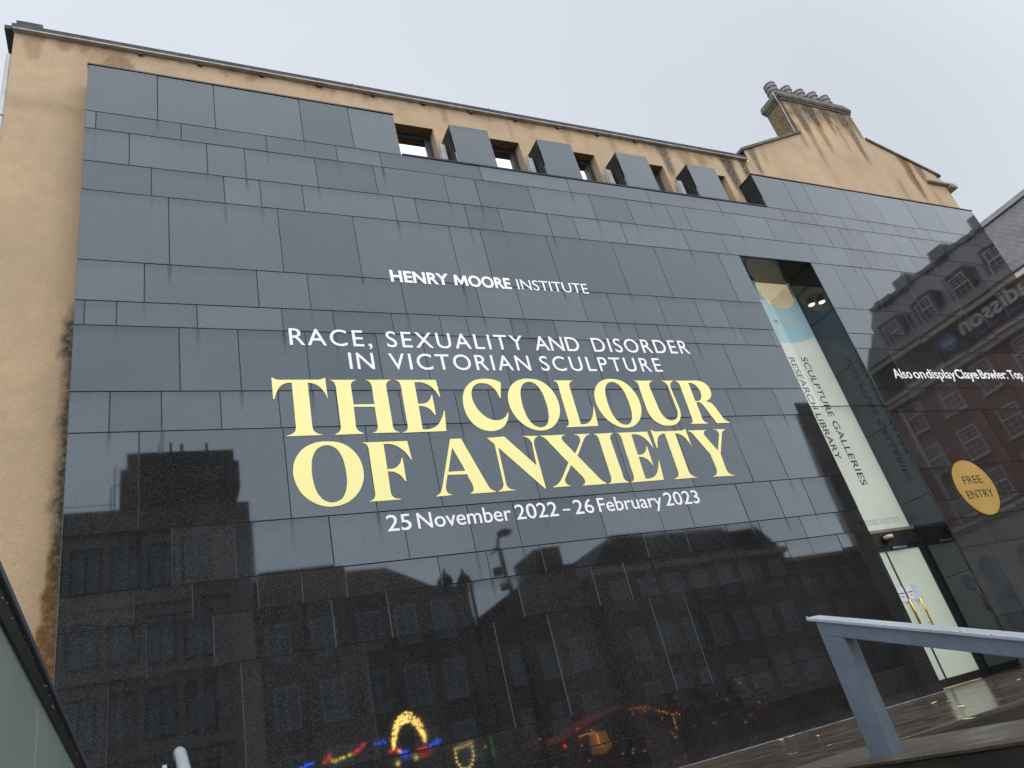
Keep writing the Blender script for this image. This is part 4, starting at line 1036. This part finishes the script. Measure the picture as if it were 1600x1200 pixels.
# =================================================================== BUILDINGS ACROSS THE STREET BEHIND THE VIEWER (mirrored in the granite)
def facade_windows(b, xs, zs, y, wd_, h, frame, mul=True):
    first = None
    for z in zs:
        for x in xs:
            if first is None:
                f = MB(); t = .08
                f.box(x - wd_ / 2, x - wd_ / 2 + t, y - .05, y + .05, z, z + h); f.box(x + wd_ / 2 - t, x + wd_ / 2, y - .05, y + .05, z, z + h)
                f.box(x - wd_ / 2 + t, x + wd_ / 2 - t, y - .05, y + .05, z, z + t); f.box(x - wd_ / 2 + t, x + wd_ / 2 - t, y - .05, y + .05, z + h - t, z + h)
                if mul: f.box(x - .03, x + .03, y - .04, y + .04, z + t, z + h - t)
                first = f.build('window', frame, b); fx, fz = x, z
                MB().box(x - wd_ / 2 + t, x + wd_ / 2 - t, y - .03, y + .02, z + t, z + h - t).build('pane', WINGLASS, first)
            else: copy_part(first, b, (x - fx, 0, z - fz))
ob = thing('office_block', (-8, -33, 0), 'grey office block with square plant tower on its roof, mirrored in the granite at left', 'building')
MB().box(-24, 4.25, -40, -27, 0, 15.0).build('wall', CONCRETE, ob)
MB().box(-24.2, 4.3, -40, -26.8, 15.0, 15.95).build('parapet', DARKSTONE, ob)
pr_ = MB()
for z in (2.4, 5.5, 8.6, 11.7): pr_.box(-24, 3.3, -27, -26.75, z, z + .35)
for x in range(-22, 5, 3): pr_.box(x - .12, x + .12, -27, -26.82, 0, 15.0)
pr_.box(3.3, 4.3, -27, -26.7, 0, 15.0)
pr_.build('concrete_fins', CONCRETE, ob)
facade_windows(ob, [-20.5 + 1.5 * k for k in range(16)], (3.0, 6.1, 9.2, 12.4), -26.98, 1.2, 2.0, DARKMETAL)
tw = MB(); tw.box(-.95, 3.85, -34, -27.8, 15.95, 19.25); tw.box(-1.25, -.95, -33, -28.2, 15.95, 18.6); tw.box(3.85, 4.15, -33, -28.4, 17.4, 18.9); tw.build('plant_tower', simple('dark_plant_cladding', (.05, .05, .05), rough=.7), ob)
an = MB()
for x, h, r in ((.95, .55, .06), (1.45, .45, .08), (2.6, .45, .07), (.4, .5, .02), (-1.45, -.6, .03)): an.tube([(x, -28, 18.9 if h > 0 else 16), (x, -28, 19.3 + h)], r, 6)
an.tube([(-1.6, -28, 16.0), (-1.6, -28, 17.5), (-1.45, -28, 17.7), (-1.2, -28, 17.7)], .03, 6); an.tube([(-24, -27, 16.25), (-1.3, -27, 16.3)], .02, 5)
an.build('aerials', simple('pale_aerial', (.3, .3, .27), rough=.6), ob)
mb_ = thing('stone_terrace_block', (9, -31, 0), 'dark flat-roofed stone building with low hipped roof, mirrored left of centre in the granite', 'building')
MB().box(4.45, 8.5, -38, -26.9, 0, 12.35).prism([(8.52, 0), (14.85, 0), (14.85, 10.55), (13.05, 10.9), (10.75, 12.1), (8.52, 12.15)], 'y', -38, -27).build('wall', DARKSTONE, mb_)
facade_windows(mb_, [5.3, 7.3, 9.4, 11.3, 13.2], (2.6, 5.4, 8.2), -26.9, 1.1, 1.8, WHITEPAINT)
MB().box(7.8, 8.7, -30, -28.5, 12.3, 12.75).build('chimney', DARKSTONE, mb_)
rb2 = thing('brick_gable_house', (18, -31, 0), 'red brick building with sloping gable and chimney, mirrored in the middle of the granite', 'building')
MB().prism([(15.0, 0), (21.3, 0), (21.3, 10.7), (18.9, 10.75), (15.0, 8.7)], 'y', -38, -27.05).build('wall', REDBRICK, rb2)
MB().prism([(14.7, 8.55), (18.95, 10.78), (18.95, 11.0), (14.7, 8.78)], 'y', -38, -26.8).box(18.95, 21.4, -38, -26.9, 10.72, 10.95).build('roof', ROOFDARK, rb2)
MB().box(19.55, 21.2, -31, -28, 10.7, 12.35).build('chimney', BROWNBRICK, rb2)
facade_windows(rb2, [16.6, 18.3, 20.0], (2.6, 5.4), -27.03, 1.0, 1.7, WHITEPAINT)
dmh = thing('domed_kiosk', (21.95, -30, 0), 'narrow domed turret between the brick gable and the hipped block, mirrored in the granite', 'turret')
MB().lathe(21.95, -30, [(.5, 0), (.5, 10.6), (.62, 10.65), (.6, 10.95), (.45, 11.3), (.2, 11.5), (.03, 11.55)], 16).build('dome', DARKSTONE, dmh)
bb = thing('hipped_stone_block', (29, -31, 0), 'long dark stone block with hipped roof, mirrored right of the centre of the granite', 'building')
MB().box(22.5, 36.4, -38, -27.1, 0, 10.4).build('wall', BROWNBRICK, bb)
MB().prism([(22.3, 10.4), (36.6, 10.4), (36.46, 11.07), (35.5, 12.05), (33.1, 11.95), (33.05, 12.2), (24.4, 12.38), (23.5, 11.55)], 'y', -37, -27.4).build('roof', ROOFDARK, bb)
facade_windows(bb, [23.9 + 1.9 * k for k in range(7)], (2.5, 5.3, 8.0), -27.08, 1.1, 1.7, WHITEPAINT)
MB().box(22.3, 36.6, -27.3, -26.8, 10.1, 10.42).build('cornice', PALESTONE, bb)
ss = thing('corniced_corner_block', (52, -34, 0), 'tall stone corner building with heavy cornice, mirrored just left of the entrance slit', 'building')
MB().prism([(43.6, -27), (66, -27), (66, -46)], 'z', 0, 21).build('wall', DARKSTONE, ss)
k_ = MB()
for z0, z1, d in ((15.6, 15.9, .4), (15.9, 16.25, .85), (16.25, 16.7, 1.3), (19.0, 19.5, .5), (10.8, 11.1, .35)): k_.prism([(43.6 - d, -27 + d), (66.1, -27 + d), (66.1, -46.1)], 'z', z0, z1)
k_.build('cornice', DARKSTONE, ss)
facade_windows(ss, [45.5 + 2.4 * k for k in range(5)], (3, 7, 11.6), -26.97, 1.2, 2.2, WHITEPAINT)
lwg = thing('low_stone_wing', (48, -33, 0), 'low dark stone wing below the bare tree, mirrored at the foot of the entrance slit', 'building')
MB().box(36.8, 58, -37, -31, 0, 10.3).build('wall', DARKSTONE, lwg)
MB().box(36.7, 58, -37, -30.8, 10.31, 10.6).build('parapet', PALESTONE, lwg)
facade_windows(lwg, [38.2 + 2.0 * k for k in range(5)], (2.4, 5.2, 7.8), -30.98, 1.1, 1.7, WHITEPAINT)
tre = thing('bare_tree', (44, -40, 0), 'bare winter tree behind the roofs, mirrored beside the entrance slit', 'tree')
MB().tube([(44, -40, 0), (44.1, -40, 4), (44, -40.1, 8)], .28, 8, r2=.14).build('trunk', simple('bark', (.06, .05, .045), rough=.9), tre)
tw_ = MB(); rng = random.Random(4)
def branch(p, d, l, r, n):
    q = p + d * l; tw_.tube([p, (p + q) / 2 + Vector((rng.gauss(0, .05), rng.gauss(0, .05), .03)), q], r, 4, cap=False, r2=r * .6)
    if n == 0: return
    for _ in range(3): branch(q, (d + Vector((rng.gauss(0, .55), rng.gauss(0, .55), rng.gauss(.15, .3)))).normalized(), l * .72, r * .6, n - 1)
for _ in range(5): branch(Vector((44, -40, 7.2 + rng.random())), Vector((rng.gauss(0, .5), rng.gauss(0, .5), .9)).normalized(), 2.0, .10, 4)
tw_.build('crown', bpy.data.materials['bark'], tre, normals=False)

sl_ = thing('street_lamp', (10.3, -13, 0), 'tall dark street lamp with one flat head, mirrored in the granite under the date line', 'street lamp')
MB().tube([(10.3, -13, 0), (10.3, -13, 8.1)], .11, 12, r2=.075).build('pole', DARKMETAL, sl_, smooth=True)
MB().tube([(10.3, -13, 8.05), (10.38, -13, 8.35), (10.5, -13, 8.5)], .05, 8).tube([(10.28, -13, 8.1), (9.9, -13, 7.92)], .03, 6).build('arm', DARKMETAL, sl_)
hd = MB(); hd.lathe(10.66, -13, [(.06, 8.46), (.24, 8.5), (.27, 8.58), (.16, 8.66), (.05, 8.69)], 14); hd.build('lamp_head', DARKMETAL, sl_)
MB().box(9.93, 10.17, -13.1, -12.9, 7.2, 7.48).box(9.98, 10.2, -13.1, -12.9, 6.75, 6.98).build('camera_box', DARKMETAL, sl_, bevel=.03)
vl = thing('street_lamp', (8.55, -13, 0), 'old cast iron lamp standard with two lanterns, mirrored left of the tall street lamp', 'street lamp')
MB().tube([(8.55, -13, 0), (8.55, -13, 6.3)], .10, 10, r2=.06).build('pole', DARKMETAL, vl, smooth=True)
MB().tube([(8.26, -13, 6.75), (8.3, -13, 6.5), (8.55, -13, 6.3), (8.82, -13, 6.45), (8.86, -13, 6.7)], .035, 8).build('arm', DARKMETAL, vl)
for x, z in ((8.26, 6.78), (8.86, 6.72)): MB().lathe(x, -13, [(.06, z), (.15, z + .12), (.24, z + .48), (.2, z + .56), (.06, z + .72), (.02, z + .86)], 8).build('lantern', DARKMETAL, vl)

# festive lights and a market stall in the square (mirrored low in the granite)
B_W = lamp_mat('warm_bulbs', (1.0, .62, .16), 22); B_R = lamp_mat('red_bulbs', (1.0, .03, .04), 13); B_B = lamp_mat('blue_bulbs', (.02, .14, 1.0), 14); B_G = lamp_mat('green_bulbs', (.03, .7, .2), 3.0)
B_Y = lamp_mat('yellow_bulbs', (1.0, .7, .06), 14); B_O = lamp_mat('orange_bulbs', (1.0, .38, .06), 14)
def bulbs(mb, pts, r):
    for x, y, z in pts: mb.lathe(x, y, [(r * .5, z - r), (r, z), (r * .5, z + r)], 6)
    return mb
rng = random.Random(9)
ar = thing('light_arch', (6.4, -13, 0), 'horseshoe arch of warm bulbs over the fairground, mirrored at the bottom of the granite', 'festive lights')
ap = []
for k in range(330):
    a = rng.uniform(-12, 192); r = rng.uniform(1.08 - .12 - .30 * max(0, math.sin(R(a))) ** .5, 1.08)
    ap.append((6.37 + .43 * r * math.cos(R(a)), -13 + rng.uniform(-.05, .05), 3.12 + .66 * r * math.sin(R(a))))
o = bulbs(MB(), ap, .017).build('bulb_cluster', B_W, ar); o['kind'] = 'stuff'
MB().tube([(6.37 + .40 * math.cos(R(a)), -13.1, 3.12 + .62 * math.sin(R(a))) for a in range(-15, 196, 15)], .03, 6).tube([(6.37, -13.1, 0), (6.37, -13.1, 2.9)], .05, 6).build('arch_frame', DARKMETAL, ar)
bs = thing('light_string', (5.5, -13, 0), 'string of red, yellow and blue bulbs below the arch, mirrored low in the granite', 'festive lights')
def seg(a, b, n): return [(a[0] + (b[0] - a[0]) * i / n + rng.uniform(-.03, .03), -13.2, a[1] + (b[1] - a[1]) * i / n + rng.uniform(-.03, .03)) for i in range(n + 1)]
for nm, m_, sg in (('blue_bulbs', B_B, [((3.3, 2.95), (3.75, 3.05), 9), ((6.15, 2.86), (6.45, 2.86), 8), ((5.45, 3.2), (5.75, 3.22), 5), ((7.0, 2.85), (7.3, 2.95), 8), ((6.2, 2.72), (6.42, 2.72), 6)]),
                   ('red_bulbs', B_R, [((4.05, 3.0), (4.2, 3.15), 4), ((4.85, 3.08), (5.15, 3.22), 6), ((5.85, 2.95), (6.1, 2.92), 5), ((6.6, 2.85), (6.95, 2.82), 6), ((6.7, 2.65), (7.0, 2.68), 4)]),
                   ('yellow_bulbs', B_Y, [((4.25, 3.0), (4.75, 3.06), 7), ((6.1, 2.9), (6.12, 2.9), 2)])):
    b_ = MB()
    for a, b, n in sg: bulbs(b_, seg(a, b, n), .027)
    q = b_.build(nm, m_, bs); q['kind'] = 'stuff'
MB().tube([(3.3, -13.22, 2.9), (4.8, -13.22, 3.02), (6.3, -13.22, 2.8), (7.4, -13.22, 2.8)], .015, 5).tube([(3.3, -13.25, 0), (3.3, -13.25, 2.95)], .04, 6).tube([(7.4, -13.25, 0), (7.4, -13.25, 2.95)], .04, 6).build('cable', DARKMETAL, bs)
sh = thing('light_shield', (7.83, -13, 0), 'shield outline of warm bulbs right of the arch, mirrored at the bottom of the granite', 'festive lights')
op = [(7.58, 2.62), (8.08, 2.68), (8.08, 2.35), (7.98, 2.15), (7.82, 2.05), (7.66, 2.12), (7.57, 2.3)]
sp_ = []
for i in range(len(op)):
    a, b = op[i], op[(i + 1) % len(op)]; n = max(2, int(math.dist(a, b) / .085)); sp_ += [(a[0] + (b[0] - a[0]) * k / n, -13, a[1] + (b[1] - a[1]) * k / n) for k in range(n)]
q = bulbs(MB(), sp_, .025).build('bulb_outline', B_W, sh); q['kind'] = 'stuff'
q = bulbs(MB(), [(6.52, -13.1, 2.62), (6.0, -13.1, 2.58), (8.5, -13, 2.5)], .045).build('lamp_bulbs', B_W, sh)
q = bulbs(MB(), [(8.68, -13, 2.2 + .05 * k) for k in range(12)], .02).build('green_strip', B_G, sh)
MB().tube([(7.82, -13.1, 0), (7.82, -13.1, 2.1)], .04, 6).build('stand', DARKMETAL, sh)
ms = thing('market_stall', (12.6, -14, 0), 'red canopied market stall with strings of orange bulbs, mirrored low in the granite at right', 'stall')
MB().add([(10.9, -13, 2.15), (13.4, -13, 2.78), (13.4, -15.5, 2.78), (10.9, -15.5, 2.15), (10.9, -13, 2.05), (13.4, -13, 2.64), (13.4, -15.5, 2.64), (10.9, -15.5, 2.05)], [[0, 1, 2, 3], [4, 7, 6, 5], [0, 4, 5, 1], [1, 5, 6, 2], [2, 6, 7, 3], [3, 7, 4, 0]]).build('canopy', simple('red_canvas', (.55, .05, .05), rough=.7), ms)
MB().add([(13.5, -13, 2.78), (15.8, -13, 2.2), (15.8, -15.5, 2.2), (13.5, -15.5, 2.78), (13.5, -13, 2.66), (15.8, -13, 2.08), (15.8, -15.5, 2.08), (13.5, -15.5, 2.66)], [[0, 1, 2, 3], [4, 7, 6, 5], [0, 4, 5, 1], [1, 5, 6, 2], [2, 6, 7, 3], [3, 7, 4, 0]]).build('canopy', bpy.data.materials['red_canvas'], ms)
MB().box(11.1, 15.6, -15.2, -13.6, 0, 1.0).build('counter', simple('stall_timber', (.25, .15, .08), rough=.7), ms)
pl_ = MB()
for x in (11.1, 13.4, 15.6): pl_.box(x - .05, x + .05, -13.3, -13.2, 0, 2.1)
pl_.build('posts', bpy.data.materials['stall_timber'], ms)
q = bulbs(MB(), [(13.6 + .105 * k + rng.uniform(-.03, .03), -12.95, 2.62 - .035 * k + rng.uniform(-.05, .05)) for k in range(16)] + [(11.5 + .06 * k, -12.95, 2.16 + rng.uniform(-.02, .02)) for k in range(10)] + [(12.1 + .02 * rng.random(), -12.95, 1.78 + .04 * k) for k in range(9)] + [(14.9 + .05 * rng.random(), -12.95, 1.75 + .05 * k) for k in range(7)], .016).build('bulb_string', B_O, ms); q['kind'] = 'stuff'
MB().prism([(11.9, 1.62), (12.25, 1.55), (12.55, 1.75), (12.5, 2.15), (12.05, 2.18)], 'y', -13.3, -13.05).build('lit_canvas', lamp_mat('lit_orange_canvas', (1.0, .42, .10), .9), ms)
bulbs(MB(), [(10.94, -12.9, 2.0)], .045).build('red_lamp', B_R, ms)
fl = thing('light_string', (13, -12.5, 0), 'loose strings of warm and red bulbs among the stalls, mirrored low in the granite', 'festive lights')
for nm, m_, n_ in (('warm_bulbs', B_O, 26), ('red_bulbs', B_R, 12), ('green_bulbs', B_G, 9)):
    q = bulbs(MB(), [(rng.uniform(9.2, 18.5), rng.uniform(-12.9, -12.5), rng.uniform(1.3, 2.6)) for _ in range(n_)], .016).build(nm, m_, fl); q['kind'] = 'stuff'
MB().tube([(9, -12.7, 0), (9, -12.7, 2.5), (12, -12.7, 2.2), (15, -12.7, 2.5), (18.6, -12.7, 2.2), (18.6, -12.7, 0)], .015, 5).build('cable', DARKMETAL, fl)
yb_ = thing('banner_flag', (16.1, -13, 0), 'yellow hanging banner above the stalls, mirrored in the granite left of the handrail', 'banner')
MB().box(15.95, 16.3, -13.03, -13.0, 3.0, 3.75).build('cloth', simple('mustard_cloth', (.45, .32, .04), rough=.8), yb_)
MB().tube([(15.9, -13.05, 0), (15.9, -13.05, 3.85), (16.35, -13.05, 3.85)], .03, 6).build('pole', DARKMETAL, yb_)
